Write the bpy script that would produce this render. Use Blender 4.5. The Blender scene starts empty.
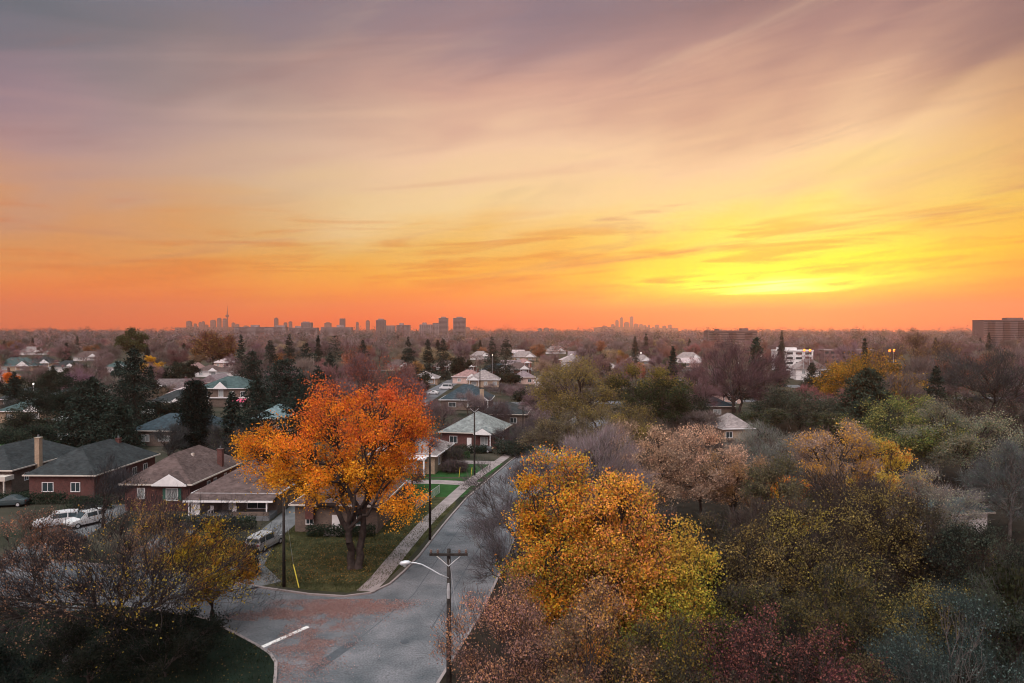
import bpy, math, random
import numpy as np
from mathutils import Vector, Matrix, Euler
R = math.radians
rng = np.random.default_rng(7)
random.seed(7)
sc = bpy.context.scene
COL = sc.collection

# ------------------------------------------------------------------ camera
CAMZ = 24.0; F = 683.0; PITCH = R(-0.80)
cam_d = bpy.data.cameras.new('camera'); cam = bpy.data.objects.new('camera', cam_d); COL.objects.link(cam)
cam.location = (0, 0, CAMZ); cam.rotation_euler = (R(90) + PITCH, 0, 0)
cam_d.sensor_width = 36; cam_d.lens = 36 * F / 1024; cam_d.clip_end = 40000; cam_d.clip_start = .5
sc.camera = cam
def ray(px, py):
    a, b = (px - 512) / F, (341.5 - py) / F
    return Vector((a, math.cos(PITCH) - b * math.sin(PITCH), math.sin(PITCH) + b * math.cos(PITCH)))
def at(px, py, y):                     # the point at depth y on the pixel's ray
    r = ray(px, py); t = y / r.y
    return Vector((r.x * t, y, CAMZ + r.z * t))
def gnd(px, py):
    r = ray(px, py); t = -CAMZ / r.z
    return Vector((r.x * t, r.y * t, 0))
def proj(p):
    x, y, z = p[0], p[1], p[2] - CAMZ
    dep = y * math.cos(PITCH) + z * math.sin(PITCH); up = -y * math.sin(PITCH) + z * math.cos(PITCH)
    return 512 + F * x / dep, 341.5 - F * up / dep

def lin(c):
    return tuple(((v / 255) / 12.92 if v / 255 <= .04045 else ((v / 255 + .055) / 1.055) ** 2.4) for v in c)

# ------------------------------------------------------------------ materials
MATS = {}
def mat(name, color, rough=.8, var=.18, scale=3.0, objcol=False, metal=0, detail=3, bump=0, second=None, fac=.5, emis=0):
    if name in MATS: return MATS[name]
    m = bpy.data.materials.new(name); m.use_nodes = True; nt = m.node_tree; n = nt.nodes; l = nt.links
    b = n['Principled BSDF']; b.inputs['Roughness'].default_value = rough; b.inputs['Metallic'].default_value = metal
    b.inputs['Specular IOR Level'].default_value = .3 if rough < .75 else .06
    tc = n.new('ShaderNodeTexCoord'); no = n.new('ShaderNodeTexNoise'); no.inputs['Scale'].default_value = scale; no.inputs['Detail'].default_value = detail
    l.new(tc.outputs['Object'], no.inputs['Vector'])
    r = n.new('ShaderNodeValToRGB'); l.new(no.outputs['Fac'], r.inputs[0])
    c2 = second or color
    r.color_ramp.elements[0].position = max(0, fac - .2); r.color_ramp.elements[1].position = min(1, fac + .2)
    r.color_ramp.elements[0].color = (*[v * (1 - var) for v in color], 1); r.color_ramp.elements[1].color = (*[min(1, v * (1 + var)) for v in c2], 1)
    out = r.outputs[0]
    if objcol:
        oi = n.new('ShaderNodeObjectInfo'); mx = n.new('ShaderNodeMix'); mx.data_type = 'RGBA'; mx.blend_type = 'MULTIPLY'; mx.inputs[0].default_value = 1
        l.new(out, mx.inputs[6]); l.new(oi.outputs['Color'], mx.inputs[7]); out = mx.outputs[2]
    l.new(out, b.inputs['Base Color'])
    if bump:
        bp = n.new('ShaderNodeBump'); bp.inputs['Strength'].default_value = bump; l.new(no.outputs['Fac'], bp.inputs['Height']); l.new(bp.outputs[0], b.inputs['Normal'])
    if emis:
        b.inputs['Emission Color'].default_value = (*color, 1); b.inputs['Emission Strength'].default_value = emis
    MATS[name] = m; m['_out'] = ''
    return m
def leafmat(name, trans=.35, objcol=True):
    m = bpy.data.materials.new(name); m.use_nodes = True; nt = m.node_tree; n = nt.nodes; l = nt.links
    for x in list(n):
        if x.type != 'OUTPUT_MATERIAL': n.remove(x)
    o = [x for x in n if x.type == 'OUTPUT_MATERIAL'][0]
    a = n.new('ShaderNodeAttribute'); a.attribute_name = 'leafcol'
    oi = n.new('ShaderNodeObjectInfo'); mx = n.new('ShaderNodeMix'); mx.data_type = 'RGBA'; mx.blend_type = 'MULTIPLY'; mx.inputs[0].default_value = 1
    l.new(a.outputs['Color'], mx.inputs[6]); l.new(oi.outputs['Color'], mx.inputs[7])
    d = n.new('ShaderNodeBsdfDiffuse'); t = n.new('ShaderNodeBsdfTranslucent'); s = n.new('ShaderNodeMixShader'); s.inputs[0].default_value = trans
    l.new(mx.outputs[2], d.inputs[0]); l.new(mx.outputs[2], t.inputs[0]); l.new(d.outputs[0], s.inputs[1]); l.new(t.outputs[0], s.inputs[2]); l.new(s.outputs[0], o.inputs[0])
    return m
LEAF = leafmat('leaf', .42); TWIG = leafmat('twig', .12); NEEDLE = leafmat('needle', .1)
BARK = mat('bark', (.055, .042, .038), .95, .35, 2.5, bump=.6)
BARKG = mat('bark_grey', (.10, .085, .08), .95, .3, 2.5, bump=.6)
def brick(name, c1, c2, mortar, objcol=False):
    m = mat(name, c1, .9, .15, 1.3, objcol=objcol); nt = m.node_tree; n = nt.nodes; l = nt.links
    b = n['Principled BSDF']; lk = b.inputs['Base Color'].links[0]; src = lk.from_socket
    tc = n.new('ShaderNodeTexCoord'); sp = n.new('ShaderNodeSeparateXYZ'); l.new(tc.outputs['Object'], sp.inputs[0])
    ad = n.new('ShaderNodeMath'); l.new(sp.outputs[0], ad.inputs[0]); l.new(sp.outputs[1], ad.inputs[1])
    cb = n.new('ShaderNodeCombineXYZ'); l.new(ad.outputs[0], cb.inputs[0]); l.new(sp.outputs[2], cb.inputs[1])
    bt = n.new('ShaderNodeTexBrick'); bt.inputs['Scale'].default_value = 2.2; bt.inputs['Brick Width'].default_value = .55; bt.inputs['Row Height'].default_value = .2
    bt.inputs['Mortar Size'].default_value = .02; bt.inputs['Color1'].default_value = (1, 1, 1, 1); bt.inputs['Color2'].default_value = (*[min(1.5, v / w) for v, w in zip(c2, c1)], 1)
    bt.inputs['Mortar'].default_value = (*[min(3, v / w) for v, w in zip(mortar, c1)], 1); l.new(cb.outputs[0], bt.inputs['Vector'])
    mx = n.new('ShaderNodeMix'); mx.data_type = 'RGBA'; mx.blend_type = 'MULTIPLY'; mx.inputs[0].default_value = 1
    l.new(src, mx.inputs[6]); l.new(bt.outputs['Color'], mx.inputs[7]); l.new(mx.outputs[2], b.inputs['Base Color'])
    return m
def shingle(name, c, objcol=False):
    m = mat(name, c, .92, .3, 1.1, objcol=objcol, detail=8); nt = m.node_tree; n = nt.nodes; l = nt.links
    b = n['Principled BSDF']; src = b.inputs['Base Color'].links[0].from_socket
    tc = n.new('ShaderNodeTexCoord'); mp = n.new('ShaderNodeMapping'); mp.inputs['Scale'].default_value = (1.6, 1.6, 7); l.new(tc.outputs['Object'], mp.inputs[0])
    vo = n.new('ShaderNodeTexVoronoi'); vo.inputs['Scale'].default_value = 1.4; l.new(mp.outputs[0], vo.inputs['Vector'])
    r = n.new('ShaderNodeMapRange'); r.inputs['To Min'].default_value = .7; r.inputs['To Max'].default_value = 1.25; l.new(vo.outputs['Color'], r.inputs[0])
    mx = n.new('ShaderNodeMix'); mx.data_type = 'RGBA'; mx.blend_type = 'MULTIPLY'; mx.inputs[0].default_value = 1
    l.new(src, mx.inputs[6]); l.new(r.outputs[0], mx.inputs[7]); l.new(mx.outputs[2], b.inputs['Base Color'])
    return m
RED = brick('red_brick', (.12, .040, .036), (.08, .03, .028), (.13, .10, .09))
BEIGE = brick('beige_brick', (.36, .24, .15), (.28, .18, .12), (.4, .35, .3))
BROWNB = brick('brown_brick', (.15, .10, .08), (.10, .07, .06), (.18, .16, .14))
TINTB = brick('house_brick', (.30, .20, .17), (.22, .15, .13), (.3, .27, .25), True)
SHG = shingle('grey_shingle', (.034, .038, .040)); SHB = shingle('brown_shingle', (.095, .066, .062)); SHT = shingle('teal_shingle', (.055, .082, .082)); SHPT = shingle('pale_teal_shingle', (.185, .195, .19))
SHD = shingle('dark_shingle', (.035, .05, .06)); SHL = shingle('pale_shingle', (.235, .195, .19)); SHTINT = shingle('roof_shingle', (.22, .19, .19), True)
WINB = mat('block_window', (.05, .042, .045), .8, .1, 1)
WHITE = mat('white_paint', (.72, .68, .68), .5, .08, 2); TRIM = mat('beige_trim', (.5, .43, .38), .6, .08, 2)
GLASS = mat('window_glass', (.03, .045, .05), .12, .1, 1); PALEGLASS = mat('curtained_glass', (.30, .32, .32), .3, .3, .8)
CONC = mat('concrete', (.25, .205, .20), .9, .22, .9, detail=9); CONCD = mat('driveway_concrete', (.13, .13, .135), .9, .25, .7, detail=9)
METAL = mat('galvanised_metal', (.5, .5, .52), .45, .1, 2, metal=.4); WOODP = mat('pole_wood', (.035, .03, .028), .95, .35, 4)
BLACK = mat('black_rubber', (.02, .02, .02), .8, .1, 3); CERAM = mat('ceramic', (.12, .08, .07), .3, .1, 3)
YELLOW = mat('yellow_plastic', (.6, .46, .05), .5, .1, 2); PINKF = mat('pink_awning', (.55, .09, .16), .7, .1, 2); SHUT = mat('green_shutter', (.04, .13, .10), .6, .1, 3)
SODIUM = mat('sodium_lamp', (1, .2, .02), .5, 0, 1, emis=4); COOL = mat('cool_bulb', (.9, .85, .8), .5, 0, 1, emis=1.3)
AWHITE = mat('white_render', (.66, .62, .62), .8, .1, .6)
TOWERM = mat('hazy_tower_concrete', (.11, .085, .09), .9, .2, .05); BLOCKM = brick('block_brick', (.16, .10, .10), (.14, .09, .09), (.17, .13, .13)); SLABM = mat('grey_block_concrete', (.26, .20, .20), .9, .15, .15)

# ------------------------------------------------------------------ mesh helpers
def mesh(name, verts, faces, mats, midx=None, colors=None, smooth=False):
    """faces: list of int arrays (m,k)"""
    me = bpy.data.meshes.new(name)
    verts = np.asarray(verts, dtype=np.float32).reshape(-1, 3)
    faces = [np.asarray(f, dtype=np.int32) for f in faces if len(f)]
    me.vertices.add(len(verts)); me.vertices.foreach_set('co', verts.ravel())
    idx = np.concatenate([f.ravel() for f in faces]); tot = np.concatenate([np.full(len(f), f.shape[1], dtype=np.int32) for f in faces])
    me.loops.add(len(idx)); me.loops.foreach_set('vertex_index', idx)
    me.polygons.add(len(tot)); me.polygons.foreach_set('loop_start', np.concatenate([[0], np.cumsum(tot)[:-1]]).astype(np.int32))
    for m in mats: me.materials.append(m)
    if midx is not None: me.polygons.foreach_set('material_index', np.asarray(midx, dtype=np.int32))
    me.polygons.foreach_set('use_smooth', np.full(len(tot), smooth, dtype=bool))
    me.update(calc_edges=True)
    if colors is not None:
        a = me.attributes.new('leafcol', 'FLOAT_COLOR', 'POINT')
        c = np.ones((len(verts), 4), dtype=np.float32); c[:, :3] = colors; a.data.foreach_set('color', c.ravel())
    return me
def link(name, me, parent=None, loc=None):
    o = bpy.data.objects.new(name, me); COL.objects.link(o)
    if parent: o.parent = parent
    if loc is not None: o.location = loc
    return o
def empty(name, loc=(0, 0, 0), rz=0):
    o = bpy.data.objects.new(name, None); COL.objects.link(o); o.location = loc; o.rotation_euler = (0, 0, rz); o.empty_display_size = .3
    return o
def tag(o, label=None, cat=None, group=None, kind=None):
    if label: o['label'] = label
    if cat: o['category'] = cat
    if group: o['group'] = group
    if kind: o['kind'] = kind
    return o
CH = {}
def copy_tree(o, parent=None, color=None):
    c = o.copy(); COL.objects.link(c); c.parent = parent
    if color is not None and c.type == 'MESH': c.color = color
    for ch in list(o.children):
        copy_tree(ch, c, color)
    return c
class MB:
    def __init__(s): s.v = []; s.f = {}; s.n = 0; s.order = []
    def add(s, v, faces, mi=0):
        v = [tuple(p) for p in v]
        for f in faces: s.order.append((tuple(i + s.n for i in f), mi))
        s.v += v; s.n += len(v); return s
    def box(s, x0, x1, y0, y1, z0, z1, mi=0):
        v = [(x0, y0, z0), (x1, y0, z0), (x1, y1, z0), (x0, y1, z0), (x0, y0, z1), (x1, y0, z1), (x1, y1, z1), (x0, y1, z1)]
        return s.add(v, [(3, 2, 1, 0), (4, 5, 6, 7), (0, 1, 5, 4), (1, 2, 6, 5), (2, 3, 7, 6), (3, 0, 4, 7)], mi)
    def tube(s, pts, rad, k=8, mi=0, cap=True):
        pts = [Vector(p) for p in pts]; rad = rad if hasattr(rad, '__len__') else [rad] * len(pts)
        rings = []
        for i, p in enumerate(pts):
            d = (pts[min(i + 1, len(pts) - 1)] - pts[max(i - 1, 0)]).normalized()
            a = d.cross(Vector((0, 0, 1)) if abs(d.z) < .9 else Vector((1, 0, 0))).normalized(); b = d.cross(a)
            rings.append([p + (a * math.cos(2 * math.pi * j / k) + b * math.sin(2 * math.pi * j / k)) * rad[i] for j in range(k)])
        v = [q for r in rings for q in r]; f = []
        for i in range(len(pts) - 1):
            for j in range(k): f.append((i * k + j, i * k + (j + 1) % k, (i + 1) * k + (j + 1) % k, (i + 1) * k + j))
        if cap: f.append(tuple(range(k))[::-1]); f.append(tuple((len(pts) - 1) * k + j for j in range(k)))
        return s.add(v, f, mi)
    def prism(s, poly, z0, z1, mi=0):
        k = len(poly); v = [(p[0], p[1], z0) for p in poly] + [(p[0], p[1], z1) for p in poly]
        return s.add(v, [tuple(range(k))[::-1], tuple(range(k, 2 * k))] + [(j, (j + 1) % k, k + (j + 1) % k, k + j) for j in range(k)], mi)
    def build(s, name, m, parent=None, smooth=False, bevel=0):
        me = bpy.data.meshes.new(name); me.from_pydata(s.v, [], [f for f, _ in s.order]); me.update()
        for x in (m if isinstance(m, (list, tuple)) else [m]): me.materials.append(x)
        me.polygons.foreach_set('material_index', [mi for _, mi in s.order]); me.polygons.foreach_set('use_smooth', [smooth] * len(s.order))
        o = link(name, me, parent)
        if bevel:
            md = o.modifiers.new('bevel', 'BEVEL'); md.width = bevel; md.segments = 2; md.limit_method = 'ANGLE'
        return o

# ------------------------------------------------------------------ world
def build_world():
    w = bpy.data.worlds.new("World"); sc.world = w; w.use_nodes = True
    nt = w.node_tree; n = nt.nodes; l = nt.links
    bg = n['Background']; tc = n.new('ShaderNodeTexCoord')
    def M(op, a, b=None, c=None):
        x = n.new('ShaderNodeMath'); x.operation = op
        for i, v in enumerate((a, b, c)):
            if v is None: continue
            if isinstance(v, (int, float)): x.inputs[i].default_value = v
            else: l.new(v, x.inputs[i])
        return x.outputs[0]
    sp = n.new('ShaderNodeSeparateXYZ'); l.new(tc.outputs['Generated'], sp.inputs[0])
    X, Y, Z = sp.outputs
    el = M('MULTIPLY', M('ARCSINE', M('MAXIMUM', Z, 0)), 57.2958); az = M('MULTIPLY', M('ARCTAN2', X, Y), 57.2958)
    def noise(sa, se, scale, detail, rot=0, seed=0, dist=0):
        ca, sa_ = math.cos(R(rot)), math.sin(R(rot))
        u = M('ADD', M('MULTIPLY', az, ca), M('MULTIPLY', el, sa_)); v = M('SUBTRACT', M('MULTIPLY', el, ca), M('MULTIPLY', az, sa_))
        cb = n.new('ShaderNodeCombineXYZ'); l.new(M('MULTIPLY', u, sa), cb.inputs[0]); l.new(M('MULTIPLY', v, se), cb.inputs[1]); cb.inputs[2].default_value = seed
        no = n.new('ShaderNodeTexNoise'); no.inputs['Scale'].default_value = scale; no.inputs['Detail'].default_value = detail; no.inputs['Distortion'].default_value = dist
        no.inputs['Roughness'].default_value = .55
        l.new(cb.outputs[0], no.inputs['Vector']); return M('SUBTRACT', no.outputs['Fac'], .5)
    broad = noise(.040, .10, 1, 2.5, 17, 3.1, .5)
    streak = noise(.05, .42, 1, 6, 6, 9.2, .8)
    fine = noise(.10, 1.1, 1, 6, 3, 4.4, .6)
    wisp = noise(.04, .34, 1, 5, 14, 7.3, .8)
    def mr(v, a, b, c=0, d=1, smooth=True):
        x = n.new('ShaderNodeMapRange'); x.interpolation_type = 'SMOOTHSTEP' if smooth else 'LINEAR'
        for i, q in enumerate((v, a, b, c, d)):
            if isinstance(q, (int, float)): x.inputs[i].default_value = q
            else: l.new(q, x.inputs[i])
        return x.outputs[0]
    amp = mr(el, 0, 9, .15, 1); mr0 = mr(az, -30, -5, .25, 1)
    elw = M('ADD', el, M('MULTIPLY', amp, M('ADD', M('MULTIPLY', broad, 10), M('MULTIPLY', streak, 4.5))))
    elw = M('MAXIMUM', elw, 0.02)
    azw = M('ADD', az, M('MULTIPLY', M('MULTIPLY', broad, mr0), 22))
    t = M('POWER', M('DIVIDE', elw, 90), .5)
    def ramp(stops):
        r = n.new('ShaderNodeValToRGB'); e = r.color_ramp.elements
        for i, (d, c) in enumerate(stops):
            p = (d / 90) ** .5
            x = e[i] if i < 2 else e.new(p)
            x.position = p
        for x, (d, c) in zip(sorted(e, key=lambda q: q.position), stops):
            k = c[3] if len(c) > 3 else 1
            x.color = (*[v * k for v in lin(c[:3])], 1)
        l.new(t, r.inputs[0]); return r.outputs[0]
    TOP = [(36, (150, 150, 165, 1.0)), (46, (160, 186, 196, 1.6)), (58, (160, 190, 198, 2.5)), (90, (160, 190, 198, 3.2))]  # overhead sky out of frame, brightened as fill for the foreground
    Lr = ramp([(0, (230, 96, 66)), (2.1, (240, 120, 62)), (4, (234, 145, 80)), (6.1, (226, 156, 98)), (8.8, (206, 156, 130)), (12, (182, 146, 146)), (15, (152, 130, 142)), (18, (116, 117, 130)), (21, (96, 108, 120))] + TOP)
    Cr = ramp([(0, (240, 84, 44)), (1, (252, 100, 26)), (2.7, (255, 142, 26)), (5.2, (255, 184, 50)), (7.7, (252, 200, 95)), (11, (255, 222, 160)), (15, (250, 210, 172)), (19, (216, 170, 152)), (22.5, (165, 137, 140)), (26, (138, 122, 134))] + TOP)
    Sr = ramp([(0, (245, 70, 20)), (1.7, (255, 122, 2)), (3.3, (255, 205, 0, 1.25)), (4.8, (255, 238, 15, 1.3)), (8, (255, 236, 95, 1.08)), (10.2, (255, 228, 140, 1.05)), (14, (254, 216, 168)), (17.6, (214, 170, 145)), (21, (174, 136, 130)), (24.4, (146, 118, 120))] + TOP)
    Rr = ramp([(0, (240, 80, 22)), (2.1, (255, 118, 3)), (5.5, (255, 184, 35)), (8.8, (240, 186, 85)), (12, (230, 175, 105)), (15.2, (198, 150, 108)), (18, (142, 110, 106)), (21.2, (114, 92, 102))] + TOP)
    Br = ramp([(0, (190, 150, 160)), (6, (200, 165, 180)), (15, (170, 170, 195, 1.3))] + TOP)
    def mix(f, a, b, bt='MIX'):
        x = n.new('ShaderNodeMix'); x.data_type = 'RGBA'; x.blend_type = bt; x.clamp_factor = True
        for i, q in zip((0, 6, 7), (f, a, b)):
            if isinstance(q, (int, float)): x.inputs[i].default_value = q
            elif isinstance(q, tuple): x.inputs[i].default_value = (*q, 1)
            else: l.new(q, x.inputs[i])
        return x.outputs[2]
    c = mix(mr(azw, -40, 0), Lr, Cr); c = mix(mr(azw, 0, 20), c, Sr); c = mix(mr(azw, 24, 40), c, Rr)
    c = mix(mr(M('ABSOLUTE', az), 48, 115), c, Br)
    # darker cloud wisps over the brighter sky
    lo = M('MULTIPLY', mr(el, .3, 2), mr(el, 7, 11, 1, 0))
    g = M('MULTIPLY', mr(streak, .02, .22), M('MULTIPLY', mr(el, 1.5, 5), mr(el, 9, 15, 1, 0)))
    c = mix(M('MULTIPLY', g, .62), c, lin((205, 130, 95)))
    g2 = M('MULTIPLY', mr(wisp, .03, .26), mr(el, 6, 13))
    c = mix(M('MULTIPLY', g2, .24), c, lin((150, 112, 112)))
    g3 = M('MULTIPLY', mr(M('MULTIPLY', wisp, -1), .02, .25), mr(el, 6, 13))
    c = mix(M('MULTIPLY', g3, M('MULTIPLY', mr(az, -25, 0), .16)), c, lin((255, 220, 180)))
    c = mix(M('MULTIPLY', lo, M('MULTIPLY', mr(fine, -.02, .18), .85)), c, mix(.55, c, (.75, .18, .01)))
    # the bright patch where the sun has gone behind the cloud
    da = M('DIVIDE', M('SUBTRACT', az, 20.8), 7.5); de = M('DIVIDE', M('SUBTRACT', M('ADD', el, M('MULTIPLY', fine, 4.5)), 3.9), .6)
    gl = M('POWER', 2.718, M('MULTIPLY', M('ADD', M('MULTIPLY', da, da), M('MULTIPLY', de, de)), -1))
    c = mix(M('MULTIPLY', gl, .6), c, (2.6, 2.0, .06))
    bo = mr(el, .2, 7.5, 1, 0)
    c = mix(bo, c, mix(1, c, (1.55, 1.25, .12), 'MULTIPLY'))
    da2 = M('DIVIDE', M('SUBTRACT', az, 20.9), 3.6); de2 = M('DIVIDE', M('SUBTRACT', M('ADD', el, M('MULTIPLY', fine, 3.5)), 3.75), .36)
    g5 = M('POWER', 2.718, M('MULTIPLY', M('ADD', M('MULTIPLY', da2, da2), M('MULTIPLY', de2, de2)), -1))
    c = mix(M('MULTIPLY', g5, .85), c, (3.2, 2.9, .55))
    # added bright patch, high behind the viewpoint and unseen, lighting the tree fronts
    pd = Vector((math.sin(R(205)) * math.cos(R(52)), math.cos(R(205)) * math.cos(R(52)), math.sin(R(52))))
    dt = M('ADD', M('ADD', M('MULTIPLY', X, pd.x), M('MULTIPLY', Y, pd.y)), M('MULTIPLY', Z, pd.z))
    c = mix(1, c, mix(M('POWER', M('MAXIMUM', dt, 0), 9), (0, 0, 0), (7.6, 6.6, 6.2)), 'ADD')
    # a share of the clear sky behind the cloud
    ns = n.new('ShaderNodeTexSky'); ns.sky_type = 'NISHITA'; ns.sun_disc = False; ns.sun_elevation = R(3); ns.sun_rotation = R(21)
    nb = mix(1, ns.outputs[0], (.10, .10, .10), 'MULTIPLY')
    c = mix(.06, c, nb)
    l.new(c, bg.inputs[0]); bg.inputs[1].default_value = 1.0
    s = bpy.data.lights.new('sun', 'SUN'); s.energy = 1.3; s.angle = R(7); s.color = (1, .62, .34)
    so = bpy.data.objects.new('sun', s); COL.objects.link(so); so.rotation_euler = (-R(90 - 4), 0, -R(21)); so.location = (100, 300, 200)
build_world()

# ------------------------------------------------------------------ trees
def segs_mesh(p0, p1, r0, r1, k):
    d = p1 - p0; L = np.linalg.norm(d, axis=1, keepdims=True) + 1e-9; d = d / L
    ref = np.where(np.abs(d[:, 2:3]) < .9, np.array([[0, 0, 1.]]), np.array([[1., 0, 0]]))
    a = np.cross(d, ref); a /= np.linalg.norm(a, axis=1, keepdims=True); b = np.cross(d, a)
    ang = np.arange(k) * 2 * math.pi / k
    off = a[:, None, :] * np.cos(ang)[None, :, None] + b[:, None, :] * np.sin(ang)[None, :, None]
    v = np.concatenate([p0[:, None, :] + off * r0[:, None, None], (p1 + d * r1[:, None] * .3)[:, None, :] + off * r1[:, None, None]], axis=1)
    m = len(p0); base = (np.arange(m) * 2 * k)[:, None]; j = np.arange(k)[None, :]; j2 = (np.arange(k) + 1)[None, :] % k
    f = np.stack([base + j, base + j2, base + k + j2, base + k + j], axis=2).reshape(-1, 4)
    return v.reshape(-1, 3), f
def unit(n, g):
    v = g.normal(size=(n, 3)); return v / np.linalg.norm(v, axis=1, keepdims=True)
def leaf_quads(c, size, g, up=0.0, asp=.75, horiz=0):
    n = len(c); u = unit(n, g); u[:, 2] = u[:, 2] * (1 - horiz) + up; u /= np.linalg.norm(u, axis=1, keepdims=True)
    w = np.cross(u, unit(n, g)); w /= np.linalg.norm(w, axis=1, keepdims=True) + 1e-9
    s = (np.broadcast_to(size, (n,)) * g.uniform(.5, 1.25, n))[:, None]
    a = u * s * .5; b = w * s * .5 * asp
    v = np.stack([c - a, c + b * 1.0 - a * .1, c + a, c - b * 1.0 - a * .1], axis=1)
    return v.reshape(-1, 3), np.arange(4 * n).reshape(-1, 4)
def slivers(p, d, w, g):
    n = len(p); s = np.cross(d, unit(n, g)); s /= np.linalg.norm(s, axis=1, keepdims=True) + 1e-9
    w = np.broadcast_to(w, (n,))[:, None]
    v = np.stack([p - s * w * .5, p + s * w * .5, p + d], axis=1)
    return v.reshape(-1, 3), np.arange(3 * n).reshape(-1, 3)
def kmeans(P, k, g):
    if len(P) <= k: return np.arange(len(P))
    c = P[g.choice(len(P), k, replace=False)]
    for _ in range(6):
        lab = np.argmin(((P[:, None] - c[None]) ** 2).sum(2), axis=1)
        for i in range(k):
            if (lab == i).any(): c[i] = P[lab == i].mean(0)
    return lab
def curve_pts(a, b, n, g, amp, lift):
    t = np.linspace(0, 1, n + 1)[:, None]; p = a + (b - a) * t
    L = np.linalg.norm(b - a); p += (np.sin(t * math.pi) * lift * L) * np.array([[0, 0, 1.]])
    j = g.normal(size=(n + 1, 3)) * amp * L; j[0] = 0; j[-1] = 0
    return p + j
def tree_mesh(seed, H, Rr, base=.3, blobs=None, ntip=220, n1=6, n2=6, trunk_r=None, shell=.5, stems=1, k=6, lean=0,
              leaves=60, leaf=.22, lsig=.55, pal=None, palf=None, twigs=10, twlen=1.0, tww=.035, twcol=(0.094, 0.07, 0.07), up=.35, droop=0, squash=.8, bark=None, leafprob=1.0, clump=7, csig=.085):
    g = np.random.default_rng(seed); trunk_r = trunk_r or H * .022
    blobs = blobs or [(0, 0, .66, 1, 1, .34), (.45, 0, .55, .55, .6, .25), (-.45, .1, .58, .55, .6, .25), (0, .4, .6, .6, .5, .25), (.1, -.45, .55, .6, .5, .25)]
    B = np.array(blobs, float); B[:, [0, 1, 3, 4]] *= Rr; B[:, [2, 5]] *= H
    vol = B[:, 3] * B[:, 4] * B[:, 5]; nc = max(8, int(ntip / clump)); ch = g.choice(len(B), nc * 4, p=vol / vol.sum())
    u = unit(len(ch), g); rr = g.uniform(shell, 1, len(ch)) ** .6 * (1 + .10 * np.sin(u[:, 0] * 5 + seed) * np.cos(u[:, 2] * 4 + seed * 2) + g.normal(size=len(ch)) * .07)
    Cn = B[ch, :3] + u * B[ch, 3:] * rr[:, None]
    ins = ((((Cn[:, None] - B[None, :, :3]) / B[None, :, 3:]) ** 2).sum(2) < (shell * .85) ** 2).any(1)
    Cn = Cn[~ins | (g.random(len(Cn)) < .25)][:nc]; sz = g.uniform(.6, 1.35, len(Cn)); ci = g.choice(len(Cn), ntip, p=sz / sz.sum())
    P = Cn[ci] + g.normal(size=(ntip, 3)) * (Rr * csig * sz[ci])[:, None] * np.array([1, 1, .7]); P[:, 2] = np.maximum(P[:, 2], H * base * .45)
    segs = []
    def add(a, b, ra, rb, n, amp, lift):
        q = curve_pts(a, b, n, g, amp, lift); r = np.linspace(ra, rb, n + 1)
        for i in range(n): segs.append((q[i], q[i + 1], r[i], r[i + 1]))
    rt = trunk_r; tipr = max(.012, rt * .05)
    groups = kmeans(P * np.array([1, 1, .7]), n1, g)
    tops = [np.array([lean * H * .2 * (i - (stems - 1) / 2) + g.normal() * .02 * H, g.normal() * .02 * H, H * base]) for i in range(stems)]
    for i, tp in enumerate(tops):
        b0 = np.array([(i - (stems - 1) / 2) * rt * 1.5, g.normal() * rt * .5, -.15])
        add(b0, np.array([b0[0], b0[1], .35]), rt * 1.35, rt * 1.0, 1, 0, 0)
        add(np.array([b0[0], b0[1], .35]), tp, rt * 1.0, rt * .78, 4, .03, 0)
    for gi in range(groups.max() + 1):
        Q = P[groups == gi]
        if not len(Q): continue
        tp = tops[gi % stems] if stems > 1 else tops[0]
        cen = Q.mean(0); start = tp + (np.array([0, 0, 1.]) * (cen[2] - tp[2]) * g.uniform(0, .25)) if cen[2] > tp[2] else tp
        if cen[2] > tp[2] + .5: add(tp, start, rt * .7, rt * .55, 2, .02, 0)
        node = start + (cen - start) * .5
        r1 = rt * .62 * math.sqrt(len(Q) / len(P) * n1 * .8)
        add(start, node, r1, r1 * .7, 4, .05, .08)
        sub = kmeans(Q, n2, g)
        for si in range(sub.max() + 1):
            S = Q[sub == si]
            if not len(S): continue
            c2 = S.mean(0); nd = node + (c2 - node) * .62; r2 = max(tipr * 1.5, r1 * .55 * math.sqrt(len(S) / len(Q) * n2 * .7))
            add(node, nd, r2, r2 * .6, 3, .07, .06)
            for pt in S: add(nd, pt, max(tipr, r2 * .45), tipr * .6, 3, .08, .05 - droop)
    S_ = np.array([(*a, *b, c, d) for a, b, c, d in segs])
    tv, tf = segs_mesh(S_[:, 0:3], S_[:, 3:6], S_[:, 6], S_[:, 7], k)
    trunk = mesh('trunk', tv, [tf], [bark or BARK], smooth=True)
    # twigs and leaves, spread about each branch tip
    V = []; FQ = []; FT = []; C = []; n = 0; mi = []
    nt_ = len(P)
    ctr = np.array([0, 0, H * base + .2 * H])
    if twigs:
        ii = np.repeat(np.arange(nt_), twigs); o = P[ii] + g.normal(size=(len(ii), 3)) * lsig * np.array([.8, .8, .6])
        d = unit(len(ii), g) * .9 + (P[ii] - ctr) / (np.linalg.norm(P[ii] - ctr, axis=1, keepdims=True) + .1) * .9 + np.array([0, 0, up - droop * 6])
        d /= np.linalg.norm(d, axis=1, keepdims=True); d *= (twlen * g.uniform(.4, 1.3, len(ii)))[:, None]
        v, f = slivers(o, d, tww * g.uniform(.7, 1.4, len(ii)), g); V.append(v); FT.append(f + n); n += len(v)
        cc = np.array(twcol) * g.uniform(.7, 1.3, (len(ii), 1)) * (1 + g.normal(size=(len(ii), 3)) * .05); C.append(np.repeat(cc, 3, axis=0)); mi.append((len(f), 1))
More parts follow.
